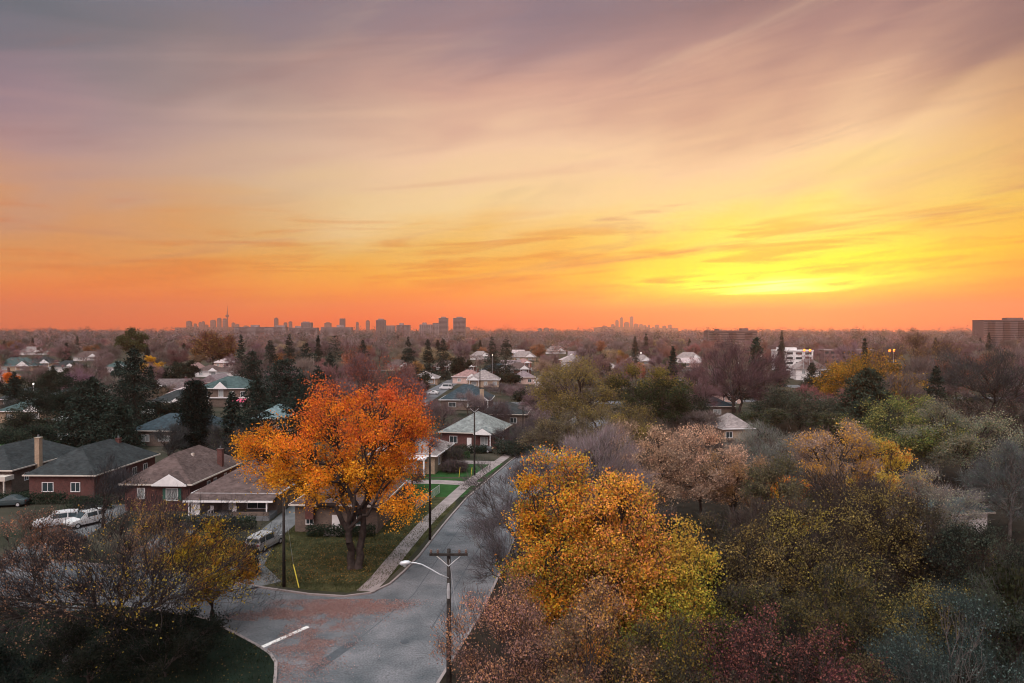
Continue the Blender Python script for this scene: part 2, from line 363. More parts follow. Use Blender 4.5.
    if leaves:
        keep = g.random(nt_) < leafprob
        ii = np.repeat(np.arange(nt_)[keep], leaves); 
        o = P[ii] + np.clip(g.normal(size=(len(ii), 3)), -2, 2) * lsig * .98 * np.array([1, 1, squash]) * g.uniform(.6, 1.3, nt_)[ii][:, None]
        v, f = leaf_quads(o, leaf, g); FQ.append(f + n); V.append(v); n += len(v)
        tipf = (g.random(len(Cn))[ci] * .75 + g.random(nt_) * .25); clb = g.uniform(.72, 1.15, len(Cn))[ci]
        cc = palf(o / np.array([Rr, Rr, H]), tipf[ii], g) if palf else np.array(pal)[np.minimum((tipf[ii] * .7 + g.random(len(ii)) * .5).clip(0, .999) * len(pal), len(pal) - 1).astype(int)]
        cc = cc * g.uniform(.7, 1.25, (len(ii), 1)) * clb[ii][:, None]; C.append(np.repeat(cc, 4, axis=0)); mi.append((len(f), 0))
    faces = FT + FQ
    crown = mesh('crown', np.concatenate(V), faces, [LEAF, TWIG], np.concatenate([np.full(a, b) for a, b in mi]), np.concatenate(C).clip(0, 1))
    return trunk, crown
def conifer_mesh(seed, H, Rr, col=(.035, .055, .04), nq=7000, droop=.35, dens=1.0, power=.85, base=.06, leaf=.5, bush=0):
    g = np.random.default_rng(seed); segs = []
    for i in range(6):
        a, b = i / 6, (i + 1) / 6; segs.append((0, 0, H * a * .98 - .1, 0, 0, H * b * .98, H * .016 * (1 - a * .92), H * .016 * (1 - b * .92)))
    nb = int(150 * dens); z = np.sort(g.random(nb) ** 1.1) * (1 - base) + base
    prof = (1 - z) ** power * (1 + .16 * np.sin(z * 37 + g.random() * 6)) if not bush else np.sqrt(np.clip(1 - (2 * (z - .42)) ** 2 * .72, .03, 1)) * (1 - z * .35)
    L = Rr * prof * g.uniform(.72, 1.12, nb) + .06
    a = np.cumsum(np.full(nb, 2.4)) + g.normal(size=nb) * .3
    p0 = np.stack([np.zeros(nb), np.zeros(nb), z * H], 1); dirv = np.stack([np.cos(a), np.sin(a), -droop + .6 * z], 1); tip = p0 + dirv * L[:, None]
    for i in range(nb): segs.append((*p0[i], *tip[i], max(.02, H * .003), .012))
    S_ = np.array(segs); tv, tf = segs_mesh(S_[:, 0:3], S_[:, 3:6], S_[:, 6], S_[:, 7], 5)
    trunk = mesh('trunk', tv, [tf], [BARK], smooth=True)
    per = np.maximum(3, (nq * (L + .3) / (L + .3).sum()).astype(int)); ii = np.repeat(np.arange(nb), per)
    t = g.random(len(ii)) ** .6; o = p0[ii] + (tip - p0)[ii] * t[:, None]
    sp = (L[ii] * .22 * (1 - t * .6) + .1)[:, None]
    o = o + g.normal(size=o.shape) * sp * np.array([1, 1, .45]) - np.array([0, 0, 1]) * (g.random(len(ii)) * .3)[:, None]
    d = dirv[ii] * .5 + unit(len(ii), g) * .7; d /= np.linalg.norm(d, axis=1, keepdims=True); d *= (leaf * g.uniform(.5, 1.3, len(ii)))[:, None]
    v, f = slivers(o, d, leaf * .42, g)
    cc = np.array(col) * g.uniform(.6, 1.5, (len(ii), 1)); C = np.repeat(cc, 3, axis=0)
    return trunk, mesh('crown', v, [f], [NEEDLE], None, C.clip(0, 1))
PLACED = []      # x, y, radius of every tree and house, so that background things keep clear
def tree_obj(name, meshes, loc, label=None, cat='tree', group=None, scale=1.0, rz=None, color=None, sx=None):
    t = empty(name, loc, rz if rz is not None else 0)
    t.scale = (sx or scale, sx or scale, scale) if not isinstance(scale, tuple) else scale
    a = link('trunk', meshes[0], t); b = link('crown', meshes[1], t)
    if color: b.color = (*color, 1)
    tag(t, label, cat, group); return t
def place(px, pytop, d):
    """ground point and height of a tree whose crown top shows at (px, pytop) at distance d"""
    p = at(px, pytop, d); return Vector((p.x, p.y, 0)), p.z

# colour palettes of autumn leaves
def pal_orange(q, t, g):
    n = len(q); h = q[:, 2] + g.normal(size=n) * .12 + (t - .5) * .40 + q[:, 0] * .14
    a = np.array([.86, .40, .035]); b = np.array([.85, .25, .025]); c = np.array([.66, .14, .045])
    w = np.clip((h - .45) / .25, 0, 1)[:, None]; w2 = np.clip((h - .72) / .22, 0, 1)[:, None]
    return (a * (1 - w) + b * w) * (1 - w2) + c * w2
def pal_gold(q, t, g):
    n = len(q); P = np.array([[.82, .44, .04], [.80, .28, .04], [.50, .36, .05], [.62, .24, .06], [.26, .23, .05]])
    k = (t * 4.2 + g.normal(size=n) * .8).clip(0, 4).astype(int); return P[k]
def pal_gold2(q, t, g):
    n = len(q); P = np.array([[.84, .36, .08], [.86, .44, .05], [.78, .30, .11], [.58, .38, .06], [.34, .25, .07]])
    k = (t * 4.2 + g.normal(size=n) * .8).clip(0, 4).astype(int); return P[k]
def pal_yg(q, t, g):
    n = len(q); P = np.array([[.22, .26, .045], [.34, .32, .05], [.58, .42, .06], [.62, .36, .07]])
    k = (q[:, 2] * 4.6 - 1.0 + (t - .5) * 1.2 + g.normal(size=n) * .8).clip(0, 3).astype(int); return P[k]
def pal_lowleft(q, t, g):
    n = len(q); a = np.array([.62, .40, .03]); b = np.array([.32, .17, .11]); c = np.array([.38, .28, .05])
    w = np.clip((q[:, 0] + g.normal(size=n) * .25 + .05) / .5, 0, 1)[:, None]; k = (t > .55)[:, None]
    return np.where(k, a, c) * w + b * (1 - w)
def P_(*c): return [list(x) for x in c]
exec_trees = []
NT = {}
def near_tree(name, px, pytop, d, wpx, label, group=None, base=.3, cat='tree', rz=0, color=None, depth=1.0, dx=0, **kw):
    loc, H = place(px, pytop, d); Rr = wpx * d / F / 2; sig = kw.get('lsig', .5)
    ms = tree_mesh(abs(hash((int(px), int(pytop)))) % 9999 if False else int(px * 7 + pytop), H - sig * .8, max(1.2, Rr - sig), base=base, **kw)
    t = tree_obj(name, ms, loc, label, cat, group, rz=rz, color=color); PLACED.append((loc.x, loc.y, Rr * .8)); t.scale.y = depth
    return t

WIDE = [(.22, 0, .83, .50, .6, .16), (-.36, 0, .80, .34, .5, .15), (.42, .1, .70, .36, .5, .2), (-.78, 0, .67, .32, .5, .16), (-.86, -.1, .56, .24, .4, .10), (-.08, -.3, .60, .58, .5, .24), (.38, -.2, .47, .36, .5, .15), (-.1, .3, .45, .5, .45, .14), (-.45, -.35, .50, .34, .4, .16)]
near_tree('maple_tree', 355, 376, 69, 208, 'big orange maple on the corner lawn beside the sidewalk', 'maples in autumn leaf', base=.2, blobs=WIDE, clump=5, csig=.075, shell=.35, ntip=640, n1=9, n2=8, trunk_r=.42, k=8, leaves=105, leaf=.19, lsig=.56, palf=pal_orange, twigs=7, twlen=.9, twcol=(.05, .03, .03), stems=2, lean=.12)
UPR = [(0, 0, .48, .82, .82, .30), (0, 0, .66, .7, .7, .34), (.5, .1, .5, .5, .6, .24), (-.5, 0, .5, .5, .6, .26), (-.2, -.5, .5, .6, .45, .26), (.3, -.45, .42, .6, .45, .25), (0, .4, .5, .6, .5, .3), (0, -.3, .28, .7, .5, .14)]
PEAK = [(-.1, 0, .82, .42, .45, .19), (-.1, 0, .80, .42, .45, .19), (0, 0, .6, .66, .7, .26), (-.4, -.2, .5, .55, .5, .24), (.4, -.2, .52, .55, .5, .24), (0, -.4, .34, .8, .5, .16), (0, .3, .5, .7, .6, .28)]
near_tree('maple_tree', 562, 450, 47, 150, 'tallest orange and gold maple beside the street, right of the utility pole', 'maples in autumn leaf', blobs=PEAK, clump=5, csig=.1, base=.24, ntip=620, n1=7, n2=8, trunk_r=.3, leaves=95, leaf=.165, lsig=.42, palf=pal_gold, twigs=10, twlen=.7, tww=.025, twcol=(0.055, 0.039, 0.039))
near_tree('maple_tree', 626, 472, 44.5, 150, 'salmon-orange maple just right of the tallest gold maple', 'maples in autumn leaf', blobs=PEAK, clump=5, csig=.1, base=.24, ntip=560, n1=7, n2=7, trunk_r=.28, leaves=80, leaf=.16, lsig=.42, palf=pal_gold2, twigs=14, twlen=.7, tww=.025, twcol=(0.055, 0.039, 0.039))
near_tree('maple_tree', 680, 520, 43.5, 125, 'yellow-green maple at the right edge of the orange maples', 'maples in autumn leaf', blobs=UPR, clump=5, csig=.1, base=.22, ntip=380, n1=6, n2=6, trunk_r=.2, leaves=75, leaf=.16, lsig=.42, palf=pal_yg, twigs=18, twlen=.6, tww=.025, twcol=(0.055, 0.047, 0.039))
near_tree('shrubby_tree', 520, 588, 36, 165, 'thin bare tree with pinkish leaf remnants at the foot of the utility pole', None, base=.12, stems=3, lean=.3, ntip=470, n1=10, n2=8, trunk_r=.10, leaves=52, leaf=.11, lsig=.36, pal=P_((.52, .26, .22), (.60, .30, .16), (.36, .20, .17)), twigs=26, twlen=.7, tww=.017, twcol=(0.086, 0.058, 0.055), up=.9)
near_tree('shrubby_tree', 592, 588, 34, 140, 'brown tree with salmon leaves below the orange maples', None, base=.14, stems=2, lean=.3, ntip=280, n1=7, n2=7, trunk_r=.11, leaves=75, leaf=.12, lsig=.36, pal=P_((.50, .25, .18), (.62, .32, .10), (.30, .18, .12), (.2, .15, .08)), twigs=22, twlen=.6, tww=.018, twcol=(0.078, 0.055, 0.051))
near_tree('shrubby_tree', 660, 612, 34, 105, 'dull olive tree at the bottom edge below the yellow-green maple', None, base=.14, ntip=230, n1=6, n2=6, trunk_r=.11, leaves=42, leaf=.13, lsig=.38, pal=P_((.16, .14, .04), (.30, .20, .05), (.08, .07, .04)), twigs=16, twlen=.6, tww=.02, twcol=(0.055, 0.043, 0.039))
near_tree('bare_tree', 590, 428, 76, 118, 'rounded grey leafless tree behind the tallest gold maple', None, base=.2, ntip=420, n1=8, n2=8, trunk_r=.25, leaves=0, lsig=.5, twigs=42, twlen=1.1, tww=.03, twcol=(0.234, 0.183, 0.187), up=.5, bark=BARKG)
near_tree('bare_tree', 512, 498, 57, 92, 'lower leafless tree overhanging the right side of the street', None, base=.2, stems=2, lean=.2, ntip=280, n1=8, n2=7, trunk_r=.14, leaves=0, lsig=.42, twigs=22, twlen=.9, tww=.024, twcol=(.09, .075, .08), up=.4, bark=BARKG)
near_tree('bare_tree', 518, 456, 69, 126, 'leafless tree whose spreading branches reach over the street', None, base=.24, ntip=400, n1=8, n2=6, trunk_r=.2, leaves=0, lsig=.45, twigs=26, twlen=1.1, tww=.028, twcol=(0.094, 0.078, 0.082), up=.3, bark=BARKG)
BE = dict(base=.22, n1=7, n2=7, trunk_r=.2, twcol=(0.211, 0.148, 0.121), leaf=.2)
near_tree('fading_tree', 648, 420, 80, 84, 'beige-brown tree, left of three in a row', 'beige trees in a row', ntip=300, leaves=66, lsig=.5, pal=P_((.72, .45, .28), (.60, .38, .25), (.42, .29, .2)), twigs=24, twlen=1.0, tww=.03, **BE)
near_tree('fading_tree', 700, 417, 82, 96, 'beige-brown tree with a salmon top, middle of three in a row', 'beige trees in a row', ntip=360, leaves=66, lsig=.5, pal=P_((.80, .47, .33), (.66, .41, .28), (.45, .31, .23)), twigs=24, twlen=1.0, tww=.03, **BE)
near_tree('fading_tree', 733, 436, 80, 64, 'grey-brown tree, right of three beige trees in a row', 'beige trees in a row', ntip=240, leaves=44, lsig=.45, pal=P_((.48, .33, .22), (.46, .26, .12)), twigs=26, twlen=.9, tww=.03, **BE)
near_tree('bare_tree', 770, 422, 96, 84, 'grey-green leafless tree between the beige row and the orange bush tree', None, base=.25, ntip=330, n1=7, n2=7, trunk_r=.2, leaves=14, leaf=.2, lsig=.5, pal=P_((.12, .16, .11), (.2, .16, .12)), twigs=34, twlen=1.1, tww=.035, twcol=(0.179, 0.179, 0.164), bark=BARKG)
near_tree('fading_tree', 838, 417, 84, 86, 'mauve-topped tree with amber leaves standing left of the golden tree', None, base=.25, ntip=330, n1=7, n2=7, trunk_r=.2, leaves=56, leaf=.2, lsig=.5, pal=P_((.52, .34, .23), (.42, .30, .24), (.7, .38, .07)), twigs=26, twlen=1.0, tww=.032, twcol=(0.218, 0.164, 0.156))
near_tree('small_maple', 786, 470, 78, 62, 'low bright orange tree left of the mauve-topped tree', None, base=.2, ntip=200, n1=6, n2=6, trunk_r=.14, leaves=70, leaf=.2, lsig=.45, pal=P_((.8, .36, .03), (.75, .2, .03), (.7, .42, .04)), twigs=8, twlen=.8, tww=.03)
near_tree('fading_tree', 886, 441, 80, 76, 'golden tree between the mauve-topped tree and the green willow', None, base=.25, ntip=260, n1=6, n2=6, trunk_r=.16, leaves=60, leaf=.2, lsig=.46, pal=P_((.74, .50, .06), (.6, .44, .09), (.7, .3, .06)), twigs=10, twlen=.8, tww=.03)
near_tree('green_tree', 905, 396, 112, 112, 'spreading olive-green tree left of its grey-green twin', 'green trees on the right', base=.24, ntip=430, n1=8, n2=8, trunk_r=.3, leaves=66, leaf=.26, lsig=.62, pal=P_((.20, .23, .055), (.12, .155, .055), (.33, .29, .09), (.09, .12, .055)), twigs=8, twlen=1.0)
near_tree('green_tree', 965, 408, 104, 110, 'grey-green tree with pale beige tips at the right', 'green trees on the right', base=.24, ntip=400, n1=8, n2=8, trunk_r=.3, leaves=48, leaf=.24, lsig=.6, pal=P_((.15, .19, .10), (.30, .25, .16), (.19, .21, .14)), twigs=18, twlen=1.0, twcol=(0.187, 0.179, 0.156))
near_tree('fading_tree', 940, 466, 72, 84, 'beige half-leafless tree below the grey-green tree', None, base=.25, ntip=280, n1=7, n2=7, trunk_r=.16, leaves=20, leaf=.17, lsig=.45, pal=P_((.42, .32, .22), (.27, .27, .19)), twigs=30, twlen=.9, tww=.028, twcol=(0.179, 0.156, 0.148), bark=BARKG)
near_tree('bare_tree', 1010, 440, 78, 92, 'teal-grey leafless tree at the right edge of the photo', None, base=.22, ntip=330, n1=7, n2=7, trunk_r=.2, leaves=10, leaf=.18, lsig=.5, pal=P_((.12, .15, .13),), twigs=34, twlen=1.0, tww=.03, twcol=(0.094, 0.098, 0.098), bark=BARKG)
BR = dict(base=.2, n1=7, n2=7, trunk_r=.2)
near_tree('fading_tree', 880, 478, 58, 110, 'dark brown tree with sparse olive leaves, upper one in the woods', None, ntip=330, leaves=42, leaf=.16, lsig=.45, pal=P_((.17, .13, .07), (.34, .25, .08), (.09, .07, .05)), twigs=24, twlen=.8, tww=.026, twcol=(0.034, 0.027, 0.025), **BR)
near_tree('fading_tree', 812, 500, 52, 128, 'dark tree with yellow-spotted leaves right of the yellow-green maple', None, ntip=360, leaves=51, leaf=.16, lsig=.45, pal=P_((.14, .11, .06), (.42, .32, .07), (.24, .18, .08), (.07, .055, .04)), twigs=20, twlen=.8, tww=.026, twcol=(0.030, 0.024, 0.022), **BR)
near_tree('fading_tree', 752, 520, 50, 84, 'dull tan tree directly right of the yellow-green maple', None, ntip=260, leaves=45, leaf=.15, lsig=.42, pal=P_((.28, .2, .11), (.36, .25, .08), (.13, .10, .06)), twigs=22, twlen=.7, tww=.024, twcol=(0.034, 0.027, 0.024), **BR)
near_tree('fading_tree', 898, 552, 46, 140, 'dark olive tree with browning leaves above the teal-grey bush', None, ntip=380, leaves=66, leaf=.15, lsig=.42, pal=P_((.15, .15, .055), (.10, .09, .05), (.32, .24, .07), (.05, .06, .035)), twigs=18, twlen=.7, tww=.024, twcol=(0.027, 0.022, 0.020), **BR)
near_tree('fading_tree', 985, 520, 52, 110, 'dark teal tree at the right edge below the leafless tree', None, ntip=330, leaves=36, leaf=.16, lsig=.45, pal=P_((.05, .07, .055), (.07, .08, .06)), twigs=26, twlen=.8, tww=.025, twcol=(0.020, 0.022, 0.020), **BR)
near_tree('shrubby_tree', 788, 604, 33, 190, 'maroon-leaved tree at the bottom edge', None, base=.12, stems=2, ntip=430, n1=8, n2=8, trunk_r=.13, leaves=51, leaf=.12, lsig=.36, pal=P_((.17, .055, .06), (.11, .045, .05), (.26, .10, .08), (.08, .05, .05)), twigs=16, twlen=.55, tww=.018, twcol=(0.027, 0.019, 0.019))
near_tree('shrubby_tree', 962, 606, 33, 190, 'teal-grey twiggy bush tree filling the bottom right corner', None, base=.12, stems=3, lean=.2, ntip=420, n1=8, n2=8, trunk_r=.12, leaves=15, leaf=.11, lsig=.38, pal=P_((.12, .17, .15), (.10, .13, .12)), twigs=42, twlen=.55, tww=.016, twcol=(0.037, 0.051, 0.048), bark=BARKG)
near_tree('shrubby_tree', 868, 650, 34, 110, 'dark leafy bush tree between the maroon tree and the teal-grey bush', None, base=.12, ntip=240, n1=6, n2=6, trunk_r=.1, leaves=54, leaf=.12, lsig=.36, pal=P_((.07, .07, .04), (.12, .09, .05)), twigs=14, twlen=.5, tww=.018, twcol=(0.020, 0.017, 0.017))
near_tree('shrubby_tree', 700, 655, 31, 110, 'dark undergrowth tree at the bottom edge left of the maroon tree', None, base=.12, ntip=240, n1=6, n2=6, trunk_r=.1, leaves=36, leaf=.12, lsig=.36, pal=P_((.08, .07, .05), (.13, .08, .06)), twigs=20, twlen=.5, tww=.018, twcol=(0.024, 0.019, 0.019))
# lower left
VASE = [(0, 0, .72, .75, .8, .28), (.6, 0, .6, .42, .6, .26), (-.6, 0, .55, .42, .6, .26), (.85, .1, .42, .22, .3, .18), (-.2, -.5, .6, .5, .4, .26), (.3, .4, .6, .5, .45, .3)]
VASE2 = [(.15, 0, .74, .6, .7, .26), (.6, 0, .62, .42, .6, .28), (-.5, 0, .50, .42, .6, .22), (.85, .1, .42, .22, .3, .22), (-.85, .1, .38, .25, .3, .16), (-.2, -.5, .50, .5, .4, .24), (.3, .4, .6, .5, .45, .3), (.3, -.3, .45, .5, .4, .22), (-.4, -.3, .36, .5, .4, .18)]
near_tree('crab_apple_tree', 124, 506, 51, 275, 'low spreading tree on the dark front lawn, yellow leaves on its right side', None, base=.12, blobs=VASE2, ntip=950, n1=16, n2=8, trunk_r=.16, stems=5, lean=.2, leaves=11, leaf=.15, lsig=.40, palf=pal_lowleft, twigs=22, twlen=.95, tww=.024, twcol=(.030, .026, .028), up=.9, leafprob=.55, csig=.1)
near_tree('small_maple', 212, 522, 55.5, 92, 'yellow-leaved small tree at the corner by the side street', None, base=.16, ntip=300, n1=6, n2=7, trunk_r=.12, stems=2, leaves=62, leaf=.17, lsig=.4, pal=P_((.66, .42, .03), (.50, .34, .04), (.6, .27, .04)), twigs=14, twlen=.8, tww=.024, twcol=(0.062, 0.047, 0.047))
near_tree('small_maple', 152, 500, 60, 80, 'pinkish brown tree with amber patches in front of the red brick bungalow', None, base=.16, ntip=180, n1=6, n2=6, trunk_r=.11, leaves=26, leaf=.17, lsig=.42, pal=P_((.36, .19, .13), (.28, .16, .13), (.55, .3, .06)), twigs=16, twlen=.9, tww=.024, twcol=(0.101, 0.078, 0.078))
near_tree('small_maple', 32, 508, 62, 84, 'rust-brown small tree at the left edge by the side street', None, base=.16, ntip=200, n1=6, n2=6, trunk_r=.12, leaves=26, leaf=.17, lsig=.42, pal=P_((.36, .17, .09), (.28, .14, .10), (.18, .13, .09)), twigs=20, twlen=.9, tww=.024, twcol=(0.094, 0.074, 0.07))
near_tree('bare_tree', 103, 450, 83, 66, 'slim dark leafless tree before the hip-roofed brown house', None, base=.2, ntip=170, n1=7, n2=6, trunk_r=.14, stems=2, leaves=0, lsig=.45, twigs=16, twlen=1.1, tww=.024, twcol=(0.039, 0.039, 0.043), up=.8)
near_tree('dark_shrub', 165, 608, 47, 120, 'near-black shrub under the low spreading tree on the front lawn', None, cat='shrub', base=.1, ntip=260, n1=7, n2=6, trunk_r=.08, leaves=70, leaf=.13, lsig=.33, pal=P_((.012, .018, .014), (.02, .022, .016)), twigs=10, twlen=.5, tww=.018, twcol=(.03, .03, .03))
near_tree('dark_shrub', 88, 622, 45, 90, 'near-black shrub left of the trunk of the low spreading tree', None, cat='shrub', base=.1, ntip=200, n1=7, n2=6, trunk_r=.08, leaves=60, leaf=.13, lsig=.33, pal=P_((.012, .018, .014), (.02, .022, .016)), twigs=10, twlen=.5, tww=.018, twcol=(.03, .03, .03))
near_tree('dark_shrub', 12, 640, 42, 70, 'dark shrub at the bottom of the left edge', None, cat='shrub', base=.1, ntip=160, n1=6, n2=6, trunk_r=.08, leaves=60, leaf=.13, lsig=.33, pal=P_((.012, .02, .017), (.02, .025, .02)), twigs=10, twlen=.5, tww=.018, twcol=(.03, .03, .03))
DKL = dict(base=.15, n1=7, n2=7, trunk_r=.15)
near_tree('fading_tree', 838, 566, 44, 110, 'dark brown-green tree above the maroon tree, right of centre', None, ntip=300, leaves=50, leaf=.15, lsig=.42, pal=P_((.08, .075, .035), (.16, .12, .045), (.05, .05, .03)), twigs=16, twlen=.7, tww=.024, twcol=(.06, .05, .045), **DKL)
near_tree('fading_tree', 745, 575, 42, 90, 'shaded olive tree between the yellow-green maple and the maroon tree', None, ntip=260, leaves=50, leaf=.14, lsig=.4, pal=P_((.07, .075, .035), (.12, .10, .04), (.04, .04, .03)), twigs=16, twlen=.7, tww=.022, twcol=(.06, .05, .045), **DKL)
near_tree('fading_tree', 1000, 575, 42, 90, 'dark green tree at the right edge above the teal-grey bush tree', None, ntip=260, leaves=50, leaf=.14, lsig=.4, pal=P_((.04, .055, .04), (.06, .07, .045)), twigs=16, twlen=.7, tww=.022, twcol=(.06, .06, .055), **DKL)
near_tree('fading_tree', 935, 508, 55, 90, 'dark bronze tree left of the dark teal tree', None, ntip=280, leaves=46, leaf=.17, lsig=.45, pal=P_((.10, .075, .045), (.06, .055, .035)), twigs=18, twlen=.8, tww=.025, twcol=(.06, .05, .05), **DKL)
near_tree('fading_tree', 782, 452, 72, 70, 'dark olive tree directly above the low bright orange tree', None, ntip=240, leaves=50, leaf=.2, lsig=.5, pal=P_((.10, .10, .05), (.16, .13, .07)), twigs=18, twlen=.9, tww=.03, twcol=(.09, .08, .07), **DKL)
near_tree('fading_tree', 722, 512, 56, 80, 'dark brown tree below the middle one of the beige trees', None, ntip=240, leaves=46, leaf=.18, lsig=.45, pal=P_((.10, .075, .045), (.06, .055, .035)), twigs=18, twlen=.8, tww=.025, twcol=(.06, .05, .05), **DKL)
# middle distance, named ones
near_tree('willow_tree', 577, 360, 150, 108, 'olive willow with dark crooked limbs left of the dark round tree', None, base=.3, ntip=330, n1=8, n2=7, trunk_r=.45, leaves=52, leaf=.34, lsig=.85, pal=P_((.22, .165, .05), (.28, .20, .06), (.15, .12, .06)), twigs=14, twlen=1.6, tww=.06, twcol=(0.187, 0.14, 0.101), droop=.03)
near_tree('willow_tree', 612, 402, 128, 84, 'bronze-yellow willow below the dark round tree', None, base=.3, ntip=260, n1=7, n2=7, trunk_r=.3, leaves=50, leaf=.3, lsig=.7, pal=P_((.34, .24, .06), (.24, .18, .06), (.18, .14, .08)), twigs=14, twlen=1.3, tww=.05, twcol=(0.117, 0.086, 0.062), droop=.03)
near_tree('willow_tree', 556, 408, 118, 76, 'dull olive-brown willow at the far end of the street', None, base=.28, ntip=240, n1=7, n2=6, trunk_r=.25, leaves=40, leaf=.28, lsig=.6, pal=P_((.20, .15, .08), (.16, .13, .08)), twigs=18, twlen=1.2, tww=.045, twcol=(0.109, 0.086, 0.07))
near_tree('dark_round_tree', 652, 362, 150, 86, 'dark green round-crowned tree between the willow and the beige row', None, base=.3, ntip=330, n1=7, n2=7, trunk_r=.4, leaves=80, leaf=.34, lsig=.8, palf=lambda q, t, g: np.where((q[:, 2:3] + g.normal(size=(len(q), 1)) * .08 > .82), np.array([.20, .15, .04]), np.array([.05, .06, .03])), twigs=6, twlen=1.2, tww=.05)
near_tree('bare_tree', 735, 346, 190, 112, 'large purple-brown leafless tree left of the white house', None, base=.22, stems=3, lean=.25, ntip=430, n1=10, n2=8, trunk_r=.4, leaves=0, lsig=.9, twigs=32, twlen=2.0, tww=.065, twcol=(0.101, 0.058, 0.066), up=.7)
near_tree('green_tree', 800, 392, 165, 100, 'dark green bushy tree in front of the white gabled house', None, base=.25, ntip=330, n1=7, n2=7, trunk_r=.3, leaves=50, leaf=.4, lsig=.85, pal=P_((.05, .065, .045), (.08, .085, .06)), twigs=14, twlen=1.4, tww=.06, twcol=(0.055, 0.051, 0.047))
near_tree('golden_tree', 868, 354, 185, 98, 'wide golden-orange tree behind the dark pine at the right', None, base=.25, ntip=420, n1=8, n2=8, trunk_r=.4, leaves=70, leaf=.42, lsig=.95, pal=P_((.44, .25, .03), (.30, .19, .035), (.5, .22, .03), (.16, .12, .04)), twigs=6, twlen=1.5, tww=.07)
near_tree('bare_tree', 916, 334, 235, 86, 'tall brown leafless tree right of the golden-orange tree', None, base=.28, ntip=330, n1=7, n2=7, trunk_r=.4, leaves=14, leaf=.5, lsig=1.1, pal=P_((.22, .12, .07), (.26, .16, .07)), twigs=26, twlen=2.0, tww=.09, twcol=(0.133, 0.078, 0.066))
near_tree('bare_tree', 996, 344, 165, 116, 'broad dark leafless tree at the right edge below the apartment block', None, base=.22, stems=2, lean=.3, ntip=430, n1=9, n2=8, trunk_r=.35, leaves=6, leaf=.36, lsig=.85, pal=P_((.07, .08, .06),), twigs=30, twlen=1.7, tww=.055, twcol=(0.058, 0.055, 0.058), up=.6)
near_tree('rusty_tree', 958, 352, 215, 78, 'rust-brown tree between the two dark leafless trees at right', None, base=.25, ntip=300, n1=7, n2=7, trunk_r=.35, leaves=34, leaf=.45, lsig=.95, pal=P_((.28, .10, .06), (.20, .10, .07)), twigs=18, twlen=1.7, tww=.08, twcol=(0.125, 0.07, 0.062))
near_tree('green_tree', 1012, 400, 118, 60, 'dark maroon-green tree at the right edge above the teal-grey tree', None, base=.25, ntip=260, n1=6, n2=6, trunk_r=.25, leaves=34, leaf=.28, lsig=.6, pal=P_((.10, .06, .05), (.07, .07, .05)), twigs=18, twlen=1.1, tww=.045, twcol=(0.062, 0.047, 0.047))
near_tree('bare_tree', 370, 350, 128, 120, 'wine-red leafless tree rising behind the big orange maple', None, base=.25, ntip=330, n1=8, n2=7, trunk_r=.3, leaves=8, leaf=.3, lsig=.75, pal=P_((.35, .1, .06),), twigs=26, twlen=1.5, tww=.045, twcol=(0.133, 0.058, 0.055))
near_tree('dark_round_tree', 64, 372, 172, 78, 'very dark broad evergreen mass above the pale-roofed bungalow', None, base=.2, ntip=330, n1=7, n2=7, trunk_r=.3, leaves=80, leaf=.36, lsig=.8, pal=P_((.022, .032, .024), (.03, .04, .03)), twigs=2, twlen=1.0)
near_tree('dark_round_tree', 22, 424, 132, 62, 'dark teal-green tree below the bungalows at the left edge', None, base=.2, ntip=260, n1=7, n2=6, trunk_r=.25, leaves=70, leaf=.3, lsig=.6, pal=P_((.03, .045, .035), (.05, .065, .045)), twigs=4, twlen=1.0)
near_tree('small_maple', 12, 371, 245, 16, 'tiny vivid orange tree at the left edge', None, base=.3, ntip=60, n1=4, n2=4, trunk_r=.12, leaves=50, leaf=.4, lsig=.5, pal=P_((.7, .15, .03), (.72, .22, .03)), twigs=2)
near_tree('golden_tree', 151, 357, 330, 24, 'small golden tree right of the tall spruce', None, base=.3, ntip=80, n1=5, n2=4, trunk_r=.2, leaves=50, leaf=.6, lsig=.8, pal=P_((.62, .34, .03), (.5, .26, .04)), twigs=2)
near_tree('rusty_tree', 213, 330, 420, 46, 'tall rusty tree left of the downtown spire', None, base=.25, ntip=220, n1=7, n2=5, trunk_r=.5, leaves=30, leaf=1.0, lsig=1.6, pal=P_((.26, .09, .06), (.3, .16, .06)), twigs=14, twlen=3, tww=.2, twcol=(0.109, 0.062, 0.055))
near_tree('green_tree', 130, 326, 520, 32, 'olive tree rising highest on the horizon behind the tall spruce', None, base=.3, ntip=180, n1=6, n2=5, trunk_r=.5, leaves=40, leaf=1.2, lsig=1.7, pal=P_((.07, .08, .03),), twigs=3, twlen=3, tww=.2)
near_tree('bare_tree', 700, 372, 178, 46, 'pink-brown leafless tree right of the dark round tree', None, base=.25, ntip=200, n1=6, n2=6, trunk_r=.25, leaves=0, lsig=.8, twigs=26, twlen=1.6, tww=.055, twcol=(0.14, 0.078, 0.082))
near_tree('bare_tree', 492, 398, 168, 46, 'grey-mauve leafless tree right of the teal-roofed bungalow', None, base=.22, ntip=190, n1=6, n2=6, trunk_r=.2, leaves=0, lsig=.75, twigs=28, twlen=1.4, tww=.05, twcol=(0.094, 0.07, 0.074))
near_tree('bare_tree', 520, 425, 137, 52, 'dark leafless tree at the bend of the street', None, base=.2, ntip=200, n1=6, n2=6, trunk_r=.2, leaves=0, lsig=.7, twigs=28, twlen=1.2, tww=.04, twcol=(0.07, 0.058, 0.062))
